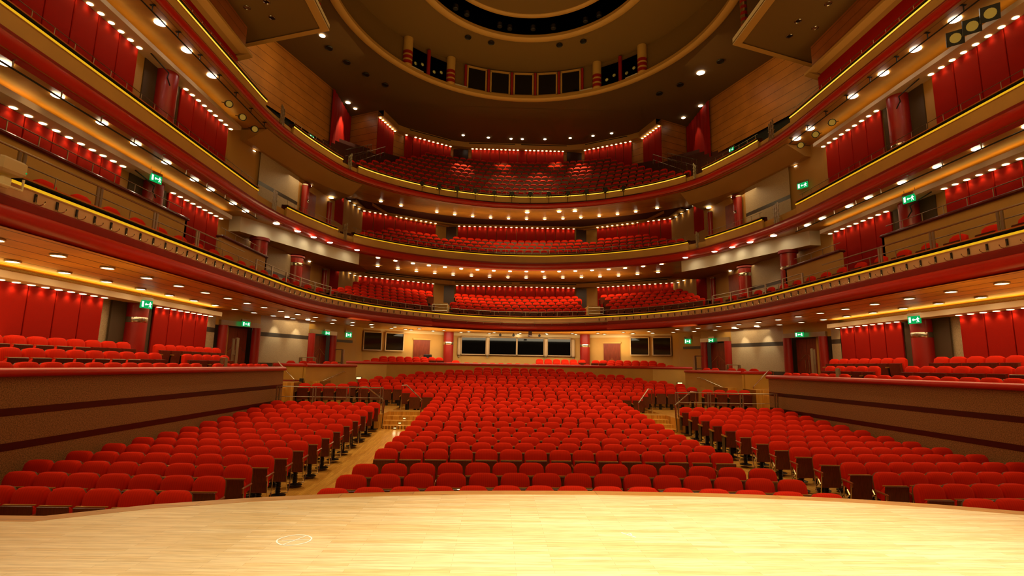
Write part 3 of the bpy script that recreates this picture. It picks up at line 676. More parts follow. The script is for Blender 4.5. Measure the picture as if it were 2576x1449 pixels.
# ------------------------------------------------------------------ top level: timber walls, drapes, canopies, ceiling
for s in (-1,1):
    m=MB('wood_wall'); X=s*12.45
    m.add([(s*15.95,21.2,16.7),(X,31.5,16.7),(X,31.5,20.62),(s*15.95,21.2,20.62)],[(0,1,2,3)])
    m.add([(X,31.5,15.5),(X+s*.5,31.5,15.5),(X+s*.5,31.5,20.62),(X,31.5,20.62)],[(0,1,2,3)])
    m.add([(s*12.3,35.2,15),(s*10.15,34.2,15),(s*10.15,34.2,20.62),(s*12.3,35.2,20.62)],[(0,1,2,3)])
    struct(m.build(f'wall_timber_{SIDE[s]}',recalc=False))
    m=MB('dark','panel_red'); m.add([(s*16.1,21.2,13.85),(s*12.62,31.6,13.85),(s*12.62,31.6,16.9),(s*16.1,21.2,16.9)],[(0,1,2,3)]); m.add([(s*12.62,31.6,13.85),(s*12.6,36,13.85),(s*12.6,36,18),(s*12.62,31.6,18)],[(0,1,2,3)]); m.cur=1; m.add([(s*13.4,-5,13.85),(s*13.4,21.7,13.85),(s*13.4,21.7,16.5),(s*13.4,-5,16.5)],[(0,1,2,3)]); struct(m.build(f'wall_shadow_gap_{SIDE[s]}',recalc=False))  # black sheets put the shade of the gap into their colour
    m=MB('panel_red'); N=26; vs=[]
    for i in range(N+1):
        y=31.1+4.0*i/N; vs+=[(s*(12.3+.025*math.sin(i*1.9)),y,15.0),(s*(12.3+.025*math.sin(i*1.9)),y,20.5)]
    m.add(vs,[(2*i,2*i+1,2*i+3,2*i+2) for i in range(N)])
    tag(m.build('acoustic_curtain',smooth=True,recalc=False),f'tall red acoustic curtain hanging beside the {SIDE[s]} timber wall of the top balcony','curtain')
    # hanging canopy box near the stage
    t=struct(MB('canopy_wood').build(f'ceiling_canopy_{SIDE[s]}')) if False else None
    m=MB('canopy_wood','ceiling_brown','lip','white_paint','soffit')
    ex=lambda x:21.33+(x-9.25)*.327
    m.cur=0; m.add([(s*12.9,-6,16.5),(s*12.9,21.3,16.5),(s*12.9,21.3,17.72),(s*12.9,-6,17.72)],[(0,1,2,3)]); m.add([(s*12.9,21.3,16.5),(s*14.3,21.9,16.5),(s*14.3,21.9,17.72),(s*12.9,21.3,17.72)],[(0,1,2,3)])
    m.cur=1; m.add([(s*9.2,-6,17.74),(s*9.2,ex(9.2),17.74),(s*14.8,ex(14.8),17.74),(s*14.8,-6,17.74)],[(0,1,2,3)])
    m.cur=2; m.add([(s*9.25,-6,17.70),(s*9.25,ex(9.25),17.70),(s*9.62,ex(9.62)-.28,17.70),(s*9.62,-6,17.70)],[(0,1,2,3)]); m.add([(s*9.25,ex(9.25),17.70),(s*14.6,ex(14.6),17.70),(s*14.6,ex(14.6)-.25,17.70),(s*9.62,ex(9.62)-.28,17.70)],[(0,1,2,3)])
    m.add([(s*9.62,-6,17.70),(s*9.62,ex(9.62)-.28,17.70),(s*9.62,ex(9.62)-.28,17.74),(s*9.62,-6,17.74)],[(0,1,2,3)])
    m.cur=3; m.add([(s*9.25,-6,17.70),(s*9.25,ex(9.25),17.70),(s*9.25,ex(9.25),18.02),(s*9.25,-6,18.02)],[(0,1,2,3)])
    m.add([(s*9.25,ex(9.25),17.70),(s*14.6,ex(14.6),17.70),(s*14.6,ex(14.6),18.02),(s*9.25,ex(9.25),18.02)],[(0,1,2,3)]); m.add([(s*9.25,-6,18.02),(s*9.25,ex(9.25),18.02),(s*14.6,ex(14.6),18.02),(s*14.6,-6,18.02)],[(0,1,2,3)])
    m.cur=2; m.bx(s*12.7,s*13.08,-6,21.3,16.44,16.56); v8=[(s*x,y,z) for z in (16.44,16.56) for x,y in ((12.7,21.3),(12.7,21.62),(14.4,22.25),(14.4,21.93))]; m.add(v8,[(0,1,2,3),(4,5,6,7),(0,1,5,4),(1,2,6,5),(2,3,7,6),(3,0,4,7)])
    m.cur=4; m.add([(s*13.05,-6,16.5),(s*13.05,21.35,16.5),(s*14.4,21.85,16.5),(s*14.4,-6,16.5)],[(0,1,2,3)])
    struct(m.build(f'ceiling_canopy_{SIDE[s]}',recalc=False))
    for k,(x,y) in enumerate(((11.5,20.6),(11.3,19.6),(11.9,18.5),(12.3,20.0))):
        z=17.735
        q=thing('ceiling_speaker',f'small round recessed fitting under the {SIDE[s]} hanging canopy, {ordn(k)} from its back edge','fitting',(s*x,y,z),group='canopy fittings')
        a=MB('chrome'); a.lathe([(.13,0),(.15,-.01),(.13,-.02),(.1,-.01)],n=14); a.build('ring',q); a=MB('black'); a.disc((0,0,-.008),.1); a.build('grille',q)
    q=thing('striped_post',f'red and silver striped post above the {SIDE[s]} canopy edge','post',(s*9.92,21.45,18.03))
    a=MB('column_red','stripe_silver')
    for k in range(16): a.cur=k%2; a.lathe([(.155,.16*k),(.155,.16*k+.16)],n=14)
    a.build('shaft',q)
# main ceiling with its round opening
OC=(0,22.1); RO=9.75
m=MB('ceiling_dark'); N=96; vs=[];
def rect(a):
    dx,dy=math.cos(a),math.sin(a); ts=[]
    if dx>1e-6: ts.append(16.6/dx)
    if dx<-1e-6: ts.append(-16.6/dx)
    if dy>1e-6: ts.append((40.2-22.1)/dy)
    if dy<-1e-6: ts.append((-6-22.1)/dy)
    t=min(ts); return (OC[0]+dx*t,OC[1]+dy*t)
for k in range(N):
    a=2*PI*k/N; x,y=rect(a); vs+=[(OC[0]+RO*math.cos(a),OC[1]+RO*math.sin(a),20.62),(x,y,20.62)]
m.add(vs,[(2*k,2*k+1,2*((k+1)%N)+1,2*((k+1)%N)) for k in range(N)])
for cx,cy in ((14.4,40.2),(-14.4,40.2),(14.4,-6),(-14.4,-6)):
    pass
struct(m.build('ceiling',recalc=False))
# darker raised panel at the back of the ceiling
m=MB('dark','ceiling_dark'); m.add([(-8.6,33.2,20.6),(8.6,33.2,20.6),(9.2,36.4,20.6),(5.3,39,20.6),(-5.3,39,20.6),(-9.2,36.4,20.6)],[(0,1,2,3,4,5)]); m.m=[1]; struct(m.build('ceiling_back_field',recalc=False))
def ring(name,R0,prof,mt,seg=128,arc=None):
    m=MB(mt); k=len(prof); vs=[]
    for i in range(seg):
        a=2*PI*i/seg
        for r,z in prof: vs.append((OC[0]+r*math.cos(a),OC[1]+r*math.sin(a),z))
    m.add(vs,[(i*k+j,i*k+(j+1)%k,((i+1)%seg)*k+(j+1)%k,((i+1)%seg)*k+j) for i in range(seg) for j in range(k if closed_ else k-1)])
    return struct(m.build(name,smooth=True))
closed_=True
ring('trim_1',0,[(9.5,20.45),(9.62,20.38),(9.85,20.38),(9.95,20.45),(9.95,20.66),(9.78,20.7),(9.55,20.68)],'lip')
ring('trim_2',0,[(5.98,22.42),(6.1,22.36),(6.34,22.36),(6.44,22.42),(6.44,22.56),(6.0,22.62)],'lip')
ring('trim_3',0,[(5.1,23.3),(5.2,23.24),(5.36,23.24),(5.44,23.3),(5.44,23.5),(5.1,23.5)],'lip')
closed_=False
ring('ceiling_recess_wall',0,[(9.9,20.6),(9.9,22.55)],'ceiling_brown')
ring('ceiling_recess',0,[(9.95,22.52),(6.3,22.52)],'ceiling_brown')
ring('ceiling_void',0,[(6.3,22.5),(6.35,25.2),(0.01,25.2)],'void')
ring('ceiling_disc',0,[(5.3,23.34),(2.5,23.36),(0.01,23.36)],'ceiling_brown')
# windows, openings, posts and striped columns round the recess (angles from straight back, positive to the right)
def oc_at(deg,r,z): a=math.radians(90-deg); return (OC[0]+r*math.cos(a),OC[1]+r*math.sin(a),z)
rw=9.78
for k in range(5):
    d=(k-2)*9.3+.35
    p=oc_at(d,rw,20.72); t=thing(f'window_{k+1}',f'dark control window high in the ceiling recess, {ordn(k)} of five','window',p,-math.radians(d)); t['kind']='structure'
    w=1.36; m=MB('lip'); 
    for x in (-w/2+.05,w/2-.05): m.box((x,0,.86),(.1,.1,1.62))
    for z in (.06,1.64): m.box((0,0,z),(w,.1,.12))
    m.build('frame',t); m=MB('glass_dark'); m.box((0,.02,.85),(w-.16,.02,1.5)); m.build('pane',t)
    m=MB('steel'); m.box((0,.08,1.0),(w-.3,.02,.02)); m.box((.05,.08,.8),(w-.3,.02,.015)); m.build('inner_rail',t)
for k in range(6):
    d=(k-2.5)*9.3+.35; p=oc_at(d,rw-.03,20.66); t=thing('window_post',f'red post between the ceiling recess windows, {ordn(k)} of six','post',p,-math.radians(d))
    m=MB('column_red'); m.box((0,0,.88),(.15,.16,1.72),ch=.02); m.build('shaft',t)
for s in (-1,1):
    for d0,nm in ((29.2,'inner'),(47.5,'outer')):
        p=oc_at(s*d0+.2,rw-.05,20.66); t=thing('striped_column',f'stubby column with red and steel hoops in the ceiling recess, {nm} one on the {SIDE[s]}','column',p)
        m=MB('beige_board','column_red'); m.lathe([(.29,0),(.29,1.85)],n=20); m.cur=1
        for z in (.1,.42,.74): m.lathe([(.3,z),(.3,z+.2)],n=20)
        m.build('shaft',t,True)
        m=MB('white_paint'); q=oc_at(s*(d0-3.0)+.2,rw-.12,20.72); rz=-math.radians(s*(d0-3)+.2); m.box((0,0,0),(1.3,.06,.2),rz=0); o=m.build('trim_7',loc=q); o.rotation_euler=(0,0,rz); struct(o)
    for d0,nm in ((34.6,'inner'),(42.6,'outer')):
        p=oc_at(s*d0+.2,rw-.02,20.66); t=thing('lantern_opening',f'black lighting opening in the ceiling recess, {nm} one on the {SIDE[s]}','opening',p,-math.radians(s*d0+.2))
        m=MB('void'); m.box((0,0,.72),(1.32,.06,1.5)); m.build('recess',t)
        for x in (-.25,.25):
            m=MB('lens_glass','black'); m.lathe([(.0,0),(.1,0)],(x,-.06,.55+x*.3),12,'Y'); m.cur=1; m.lathe([(.1,0),(.14,.0),(.14,.02)],(x,-.06,.55+x*.3),12,'Y'); m.build('lantern',t)
    p=oc_at(s*38.6+.2,rw-.08,20.66); t=thing('window_post',f'plain red post between the black openings of the ceiling recess on the {SIDE[s]}','post',p); m=MB('column_red'); m.lathe([(.12,0),(.12,1.75)],n=14); m.build('shaft',t,True)
# lanterns deep in the dark ring
for k,(x,y) in enumerate(((-4.1,26.2),(-3.5,26.7),(-1.6,27.6),(-1.0,27.8),(.4,27.75),(1.6,27.6),(3.4,26.9),(4.1,26.4))):
    t=thing('ring_lantern',f'small lantern glowing faintly in the dark ceiling ring, {ordn(k)} from the left','lantern',(x,y,22.85),group='lanterns in the dark ring')
    m=MB('black'); m.lathe([(.12,.12),(.16,.1),(.16,-.12),(.13,-.14)],n=12); m.build('body',t); m=MB('lens_glass'); m.disc((0,0,-.13),.1); m.build('lens',t)
t=thing('blue_lamp','tiny bright blue lamp in the dark ceiling ring','lamp',(-5.05,24.6,22.9)); m=MB('blue_led'); m.lathe([(0,-.05),(.05,0),(0,.05)],n=10); m.build('bulb',t); m=MB('black'); m.box((0,0,.1),(.1,.1,.1)); m.build('base',t)
# round black fittings and lamps in the main ceiling
fit=None
def fitting(x,y,z,lab,r=.22):
    global fit
    if fit is None:
        fit=thing('ceiling_fitting','x','fitting'); m=MB('black'); m.lathe([(.8,0),(1,-.05),(.92,-.09),(.7,-.06)],n=16); m.build('ring',fit); m=MB('steel'); m.disc((0,0,-.03),.5); m.build('baffle',fit); o=fit
    else: o=dup(fit,(0,0,0))
    o.location=(x,y,z); o.scale=(r,r,1); o['label']=lab; o['group']='round ceiling fittings'
for s in (-1,1):
    for k,(x,y) in enumerate(((11.27,26.97),(10.66,28.33),(9.84,29.56),(8.88,30.69))):
        if s>0 and k==1: continue
        fitting(s*x,y,20.61,f'round dark ceiling fitting outside the recess, {ordn(k)} along the {SIDE[s]} arc')
    for k,(x,y) in enumerate(((3.5,28.3),(2.1,28.75))): fitting(s*x,y,22.5,f'round metal fitting in the recess ceiling above the {SIDE[s]} windows, {ordn(k)} from the edge',.2)
LM={}
def lamp_disc(x,y,z,r,lab,grp,mt='lamp',trim=False):
    key=(mt,trim)
    if key not in LM:
        if trim:
            o=thing('recessed_downlight','x','light'); m=MB(mt); m.lathe([(0,-.03),(.8,-.02),(1,0)],n=14); m.build('lens',o); m=MB('steel'); m.lathe([(1.0,.005),(1.02,-.03),(1.14,-.02),(1.16,.005)],n=16); m.build('trim_ring',o)
        else:
            m=MB(mt); m.lathe([(0,-.03),(.8,-.02),(1,0)],n=14); o=m.build('ceiling_lamp')
        LM[key]=o
    else:
        o=dup(LM[key],(0,0,0)) if trim else LM[key].copy()
        if not trim: COL.objects.link(o)
    o.location=(x,y,z); o.scale=(r,r,1); tag(o,lab,'light',grp); return o
for k,(x,y) in enumerate([(-4.34,37.66),(-2.38,37.97),(-.59,38.05),(.3,38.04),(2.08,37.95),(4.04,37.62),(5.74,37.12),(7.07,36.58)]):
    lamp_disc(x,y,20.58,.115,f'round lamp in the ceiling above the top balcony seats, {ordn(k)} from the left','lamps over the top balcony')
for k,(x,y,r,lab) in enumerate([(-11.97,33.14,.17,'bright ceiling lamp in front of the left red curtain'),(-11.69,33.96,.13,'dimmer ceiling lamp next to the left red curtain'),(12.16,32.1,.15,'ceiling lamp beside the right red curtain, nearer one'),(11.61,33.82,.14,'ceiling lamp beside the right red curtain, farther one'),(10.62,28.22,.24,'dazzling ceiling lamp outside the recess on the right'),(-11.3,25.9,.16,'bright ceiling lamp above the left timber wall')]):
    lamp_disc(x,y,20.58,r,lab,'lamps by the curtains')
# ------------------------------------------------------------------ downlights
def arc_of(path,off,step,z,r,lab,grp,start=0,lim=None,trim=True,mt='lamp'):
    q=along(offset(path,-off),step,start); n=0
    for p,_ in q:
        if not in_frame((p[0],p[1],z),20) or (lim and not lim(p)): continue
        lamp_disc(p[0],p[1],z,r,lab.format(ordn(n)),grp,mt,trim); n+=1
arc_of(P1,.85,1.4,5.035,.135,'round downlight in the boarded stalls ceiling, front row, {} from the left','downlights under the first balcony',.6,lambda p:p[1]<29)
arc_of(P1,2.55,1.42,5.035,.135,'round downlight in the boarded stalls ceiling, second row, {} from the left','downlights under the first balcony',1.2,lambda p:p[1]<33 and abs(p[0])<12.8)
back1=sub(P1,lambda p:p[1]>26)
arc_of(back1,1.2,1.75,5.035,.12,'round downlight near the control room, front arc of the stalls ceiling, {} from the left','downlights under the first balcony',1.0,lambda p:p[1]>29)
arc_of(back1,2.3,2.0,5.035,.13,'round downlight near the control room, back arc of the stalls ceiling, {} from the left','downlights under the first balcony',.4,lambda p:abs(p[0])<9 and p[1]>31)
for k,(x,y) in enumerate([(-8.71,30.68),(-7.81,31.49),(-6.84,32.21),(-5.9,32.78),(-4.9,33.23),(-3.86,33.69),(-2.78,33.96),(-1.68,34.14),(-.57,34.21),(.54,34.18),(1.65,34.09),(2.75,33.91),(3.8,33.57),(4.86,33.19),(5.87,32.73),(6.82,32.18),(7.79,31.47),(8.7,30.65)]):
    lamp_disc(x,y,9.22,.125,f'bright downlight over the first balcony seats, front arc, {ordn(k)} from the left','downlights under the second balcony')
for k,(x,y) in enumerate([(-9.37,33.47),(-8.2,34.31),(-7.05,35.0),(-5.85,35.6),(-4.6,36.11),(-3.31,36.4),(-2.0,36.64),(-.66,36.77),(.67,36.71),(2.01,36.6),(3.32,36.37),(4.62,36.03),(5.86,35.52),(7.06,34.98),(8.19,34.23),(9.34,33.36)]):
    lamp_disc(x,y,9.22,.12,f'bright downlight over the first balcony seats, rear arc, {ordn(k)} from the left','downlights under the second balcony')
for k,(x,y) in enumerate([(-9.22,32.7),(-8.05,33.53),(-5.78,34.76),(-4.56,35.26),(-3.3,35.63),(-2.01,35.86),(-.71,35.96),(.61,35.95),(1.92,35.84),(3.22,35.62),(4.46,35.23),(5.69,34.74),(6.86,34.2),(7.96,33.52),(9.16,32.63)]):
    lamp_disc(-1.36+(x+1.36)*1.019,y*1.019,13.64,.115,f'downlight over the second balcony seats, {ordn(k)} from the left','downlights under the top balcony')
for k,(x,y) in enumerate([(.55,34.28),(2.74,33.93),(3.8,33.71)]): lamp_disc(x,y,13.43,.15,f'extra bright lamp close behind the top balcony front, {ordn(k)} of three','downlights under the top balcony')
for s in (-1,1):
    for k,(x,y) in enumerate([(12.07,23.3),(11.59,24.62),(11.21,25.75),(10.73,26.84),(9.75,28.52)]):
        lamp_disc(s*(x-.35),y,9.2,.15,f'downlight washing the {SIDE[s]} white curved soffit, {ordn(k)} from the stage','lamps washing the white soffits')
        spot((s*(x-.3),y,9.15),(s*(x+.15),y+.05,8.5),14,120,.9,(1,.86,.62),.08)
    for k,(x,y) in enumerate([(13.0,24.0),(13.1,25.5),(12.9,26.9),(12.2,28.9)]):
        lamp_disc(s*x,y,8.55,.12,f'small lamp under the {SIDE[s]} corner soffit of the first balcony, {ordn(k)} from the stage','lamps under the corner soffits')
    for k,(x,y) in enumerate([(13.3,23.6),(13.25,24.7),(12.9,26.4),(12.3,28.3),(11.7,30.4)]):
        lamp_disc(s*x,y,12.84,.15,f'bright lamp under the {SIDE[s]} corner soffit of the second balcony, {ordn(k)} from the stage','lamps under the corner soffits')
    for k,y in enumerate((25.3,26.6)):
        lamp_disc(s*(12.33-.42*(y-24.6)-.35),y,5.03,.12,f'downlight washing the {SIDE[s]} pale stone wall, {ordn(k)} from the stage','lamps washing the stone walls')
        x0=12.33-.42*(y-24.6); spot((s*(x0-.12),y-.05,4.98),(s*(x0+.28),y+.1,3.6),60,58,.7,(1,.9,.62),.05)
# ------------------------------------------------------------------ lighting bars with lanterns along the sides
def lantern_body(t,kind='round'):
    if kind=='round':
        m=MB('black'); m.lathe([(.10,-.16),(.13,-.14),(.145,.1),(.15,.16),(.125,.16),(.12,.1)],n=14); m.build('body',t); m=MB('lens_glass'); m.disc((0,0,.12),.12,up=True); m.build('lens',t)
    else:
        m=MB('black'); m.lathe([(.11,-.22),(.14,-.2),(.15,.05)],n=14); m.box((0,0,.14),(.42,.42,.2)); m.build('body',t); m=MB('lens_glass'); m.disc((0,0,.245),.14,up=True); m.build('lens',t)
    m=MB('black'); m.tube([(-.17,0,0),(-.19,0,-.25),(0,0,-.32),(.19,0,-.25),(.17,0,0)],.014,6); m.build('yoke',t)
for s in (-1,1):
    for lv,z in ((1,9.02),(2,13.22)):
        t=thing('lighting_bar',f'dark lighting pipe on brackets under the ceiling, {LV[lv]}, {SIDE[s]} wall','pipe')
        m=MB('black'); m.tube([(s*11.95,6,z),(s*11.95,21.9,z)],.022,8); m.build('pipe',t)
        for k in range(12):
            m=MB('steel' if lv==1 else 'black'); y=8.0+1.25*k; m.tube([(s*11.95,y,z+.0),(s*11.95,y,z+.2)],.018,6); m.box((s*11.95,y,z+.2),(.16,.06,.02)); m.build('bracket',t)
    for k,y in enumerate((10.45,11.8,13.2,14.5,15.9,17.44,18.46,20.1,21.13)):
        lamp_disc(s*12.27,y*1.0176,9.215,.14,f'bright lamp beside the lighting pipe of the {SIDE[s]} first balcony, {ordn(k)} from the stage','side ceiling lamps')
    for k,y in enumerate((13.41,14.85,16.25,17.8,20.5,21.5)):
        if s<0 and y>20: continue
        lamp_disc(s*12.28,y*1.0163,13.425,.17,f'dazzling lamp beside the lighting pipe of the {SIDE[s]} second balcony, {ordn(k)} from the stage','side ceiling lamps','spot_flare')
    for k,y in enumerate((19.4,20.5,21.59)):
        t=thing('stage_lantern',f'black stage lantern hanging from the {SIDE[s]} second balcony pipe, {ordn(k)} from the stage','lantern',(s*12.3,y,13.02),group='stage lanterns on the side pipes'); lantern_body(t); t.rotation_euler=(math.radians(112),0,-s*math.radians(42))
    if s>0:
        for k,y in enumerate((12.75,13.3,13.85)):
            t=thing('stage_lantern',f'large square-fronted stage lantern on the right upper pipe, {ordn(k)} from the stage','lantern',(12.42,y,12.98),group='stage lanterns on the side pipes'); lantern_body(t,'box'); t.rotation_euler=(math.radians(118),0,math.radians(-40))
    else:
        t=thing('stage_lantern','large square-fronted stage lantern at the top of the left upper pipe','lantern',(-12.42,13.0,13.0),group='stage lanterns on the side pipes'); lantern_body(t,'box'); t.rotation_euler=(math.radians(118),0,math.radians(40))
for k,(x,y) in enumerate([(-6.42,32.0),(-5.36,32.45),(-4.21,32.85),(-3.02,33.15),(-1.75,33.4),(-.55,33.5),(.7,33.52),(1.95,33.38),(3.2,33.1),(4.39,32.75),(5.59,32.3),(6.65,31.8)]):
    t=thing('front_lantern',f'small black lantern clamped to the top balcony front, {ordn(k)} from the left','lantern',(x,y-.15,14.42),group='lanterns on the top balcony front')
    m=MB('black'); m.lathe([(.1,.2),(.14,.15),(.15,-.15),(.13,-.17)],(0,0,0),12,'Y'); m.build('body',t); m=MB('lens_glass'); m.lathe([(0,-.16),(.09,-.16)],(0,0,0),12,'Y'); m.build('lens',t)
    m=MB('black'); m.tube([(-.17,0,0),(-.17,0,-.22),(.17,0,-.22),(.17,0,0)],.014,6); m.tube([(0,0,-.22),(0,0,-.6)],.018,6); m.build('yoke',t)
t=thing('lighting_bar','thin dark pipe low on the top balcony front carrying the lanterns','pipe'); m=MB('black'); q=sub(offset(P2,.12),lambda p:abs(p[0])<7.8); m.tube([(p[0],p[1],13.86) for p in q],.018,6); m.build('pipe',t)
for k in (3,8,13,18):
    if k<len(q): m=MB('black'); m.box((q[k][0],q[k][1]+.07,13.86),(.05,.12,.05)); m.build('clamp',t)
# ------------------------------------------------------------------ exit signs
def exit_sign(loc,rz,label,w=.44,h=.26,hang=True):
    t=thing('exit_sign',label,'sign',loc,rz)
    m=MB('steel'); m.box((0,.04,h/2+.05),(w+.02,.09,.1)); m.build('housing',t)
    if hang:
        m=MB('steel'); 
        for x in (-w/2+.03,w/2-.03): m.tube([(x,.04,h/2+.1),(x,.04,h/2+.22)],.008,5)
        m.build('hanger',t)
    m=MB('exit_green'); m.box((0,0.0,0),(w,.03,h)); f=m.build('sign_face',t)
    m=MB('exit_white'); y=-.02; a=w/.44; 
    def pl(pts): m.add([(x*a,y,z*h/.26) for x,z in pts],[tuple(range(len(pts)))])
    pl([(-.18,-.09),(-.11,-.09),(-.11,.09),(-.18,.09)])                                   # doorway
    pl([(-.07,0),(-.02,.05),(-.02,.018),(.05,.018),(.05,-.018),(-.02,-.018),(-.02,-.05)])  # arrow
    pl([(.115,.055),(.14,.055),(.14,.09),(.115,.09)]); pl([(.1,-.01),(.15,-.01),(.15,.05),(.1,.05)]); pl([(.08,-.09),(.1,-.09),(.13,-.01),(.105,-.01)]); pl([(.15,-.09),(.175,-.08),(.145,-.01),(.12,-.01)]); pl([(.06,.0),(.07,-.015),(.11,.03),(.1,.045)]); pl([(.15,.04),(.18,.0),(.19,.01),(.155,.055)])
    m.build('pictogram',f); return t
for s in (-1,1):
    S=SIDE[s]
    exit_sign((s*12.86,16.95,4.64),-s*math.radians(78),f'green exit sign hanging in front of the {S} stalls bulkhead')
    exit_sign((s*12.86,16.65,8.83),-s*math.radians(78),f'green exit sign hanging from the {S} first balcony ceiling')
    exit_sign((s*12.72,23.42,4.52),-s*math.radians(66),f'green exit sign on the steel lintel by the {S} red wall panels',.42,.22,False)
    exit_sign((s*10.8,28.75,4.48),-s*math.radians(72),f'green exit sign on the steel lintel of the {S} rear corner door',.42,.22,False)
    exit_sign((s*10.15,30.6,4.5),-s*math.radians(25),f'green exit sign hanging just outside the {S} side window of the control room',.36,.3)
    exit_sign((s*12.55,28.8,16.0),-s*math.radians(75),f'small green exit sign under the {S} timber wall of the top balcony',.4,.2,False)
exit_sign((13.05,22.9,11.6),math.radians(-60),'green exit sign beside the right second balcony panels',.5,.28,False)
# ------------------------------------------------------------------ control rooms behind the stalls
def window(n,a,b,z0,z1,label,cols=1):
    a=Vector(a);b=Vector(b);d=b-a;L=d.length;u=d/L;rz=math.atan2(u.y,u.x)
    t=thing(f'window_{n}',label,'window',(a.x,a.y,z0),rz); t['kind']='structure'
    m=MB('bulk_cream')
    for x in (-.02,L+.02): m.box((x,-.03,(z1-z0)/2),(.06,.12,z1-z0+.1))
    for z in (-.03,z1-z0+.03): m.box((L/2,-.03,z),(L+.08,.12,.06))
    m.build('frame',t); m=MB('glass_dark'); m.box((L/2,.0,(z1-z0)/2),(L,.02,z1-z0)); m.build('pane',t)
y0=35.42; xs=[(-3.78,-2.13),(-1.87,-.03),(.06,1.87),(2.15,3.74)]
for k,(a,b) in enumerate(xs): window(6+k,(a,y0),(b,y0),3.62,4.74,f'dark control room window behind the stalls, {ordn(k)} of four panes')
for k,x in enumerate((-3.95,-2.0,2.01,3.92)):
    t=thing('column_speaker',f'slim cream column loudspeaker between the control room windows, {ordn(k)} from the left','loudspeaker',(x,35.3,3.5)); m=MB('bulk_cream'); m.lathe([(.02,0),(.1,.03),(.12,.08),(.12,1.2),(.1,1.22)],n=14); m.build('cabinet',t,True); m=MB('steel'); m.box((0,.05,-.06),(.1,.05,.14)); m.build('bracket',t)
def wpt(t): return (4.97+(9.75-4.97)*t,34.9+(32.3-34.9)*t)
n=10
for s in (-1,1):
    for (t0,t1,nm) in ((.52,.73,'inner'),(.785,.985,'outer')):
        a=wpt(t0);b=wpt(t1); a,b=((s*a[0],a[1]-.06),(s*b[0],b[1]-.06))
        if s<0: a,b=b,a
        window(n,a,b,3.72,4.78,f'dark window in the {SIDE[s]} angled beige wall behind the stalls, {nm} one'); n+=1
    a=wpt(.17);b=wpt(.4); a,b=((s*a[0],a[1]-.05),(s*b[0],b[1]-.05))
    if s<0: a,b=b,a
    d=Vector(b)-Vector(a); rz=math.atan2(d.y,d.x); L=d.length
    DN[0]+=1; t=thing(f'door_{DN[0]+4}',f'brown door with chevron veneer in the {SIDE[s]} angled rear wall','door',(a[0],a[1],2.0),rz); t['kind']='structure'
    m=MB('door_wood'); m.box((L/2,0,1.22),(L*.9,.06,2.44)); m.build('leaf',t); m=MB('door_pale'); c=L/2; w=L*.36
    m.add([(c-w,-.035,.75),(c,-.035,1.25),(c+w,-.035,.75),(c+w,-.035,1.0),(c,-.035,1.5),(c-w,-.035,1.0)],[(0,1,4,5),(1,2,3,4)]); m.build('chevron',t)
    m=MB('beige_board'); m.box((L/2,.0,2.5),(L,.1,.1)); m.build('frame',t)
t=thing('speaker_cabinet','black speaker cabinet on the floor beside the left brown door','loudspeaker',(-5.85,33.7,2.0)); m=MB('black'); m.box((0,0,.75),(.5,.4,1.5),ch=.03); m.build('cabinet',t); m=MB('dark'); m.box((0,-.21,.8),(.4,.02,1.2)); m.build('grille',t)
for k,x in enumerate((-.75,.15,1.2,1.9)):
    t=thing('track_spotlight',f'small black spotlight over the control room windows, {ordn(k)} from the left','spotlight',(x-.4,34.6,4.96)); m=MB('black'); m.tube([(0,0,.08),(0,0,-.02)],.02,6); m.build('stem',t); m=MB('black'); m.lathe([(.05,.1),(.08,.05),(.09,-.1)],(0,0,-.06),10,'Y'); m.build('head',t)
t=thing('projector_housing','small brown box hung from the stalls ceiling in the middle','box',(.75,32.6,4.86)); m=MB('stripe_dark'); m.box((0,0,.03),(.22,.2,.3)); m.build('housing',t); m=MB('black'); m.tube([(0,0,.15),(0,0,.22)],.03,6); m.build('stem',t)
for s in (-1,1):
    t=thing('wall_lamp',f'small glowing lamp in a dark frame low on the {SIDE[s]} rear beige wall','lamp',(s*8.9,28.68,2.05)); m=MB('black'); m.box((0,.02,0),(.3,.04,.14)); m.build('frame',t); m=MB('step_glow'); m.box((0,-.01,0),(.24,.02,.09)); m.build('lens',t)
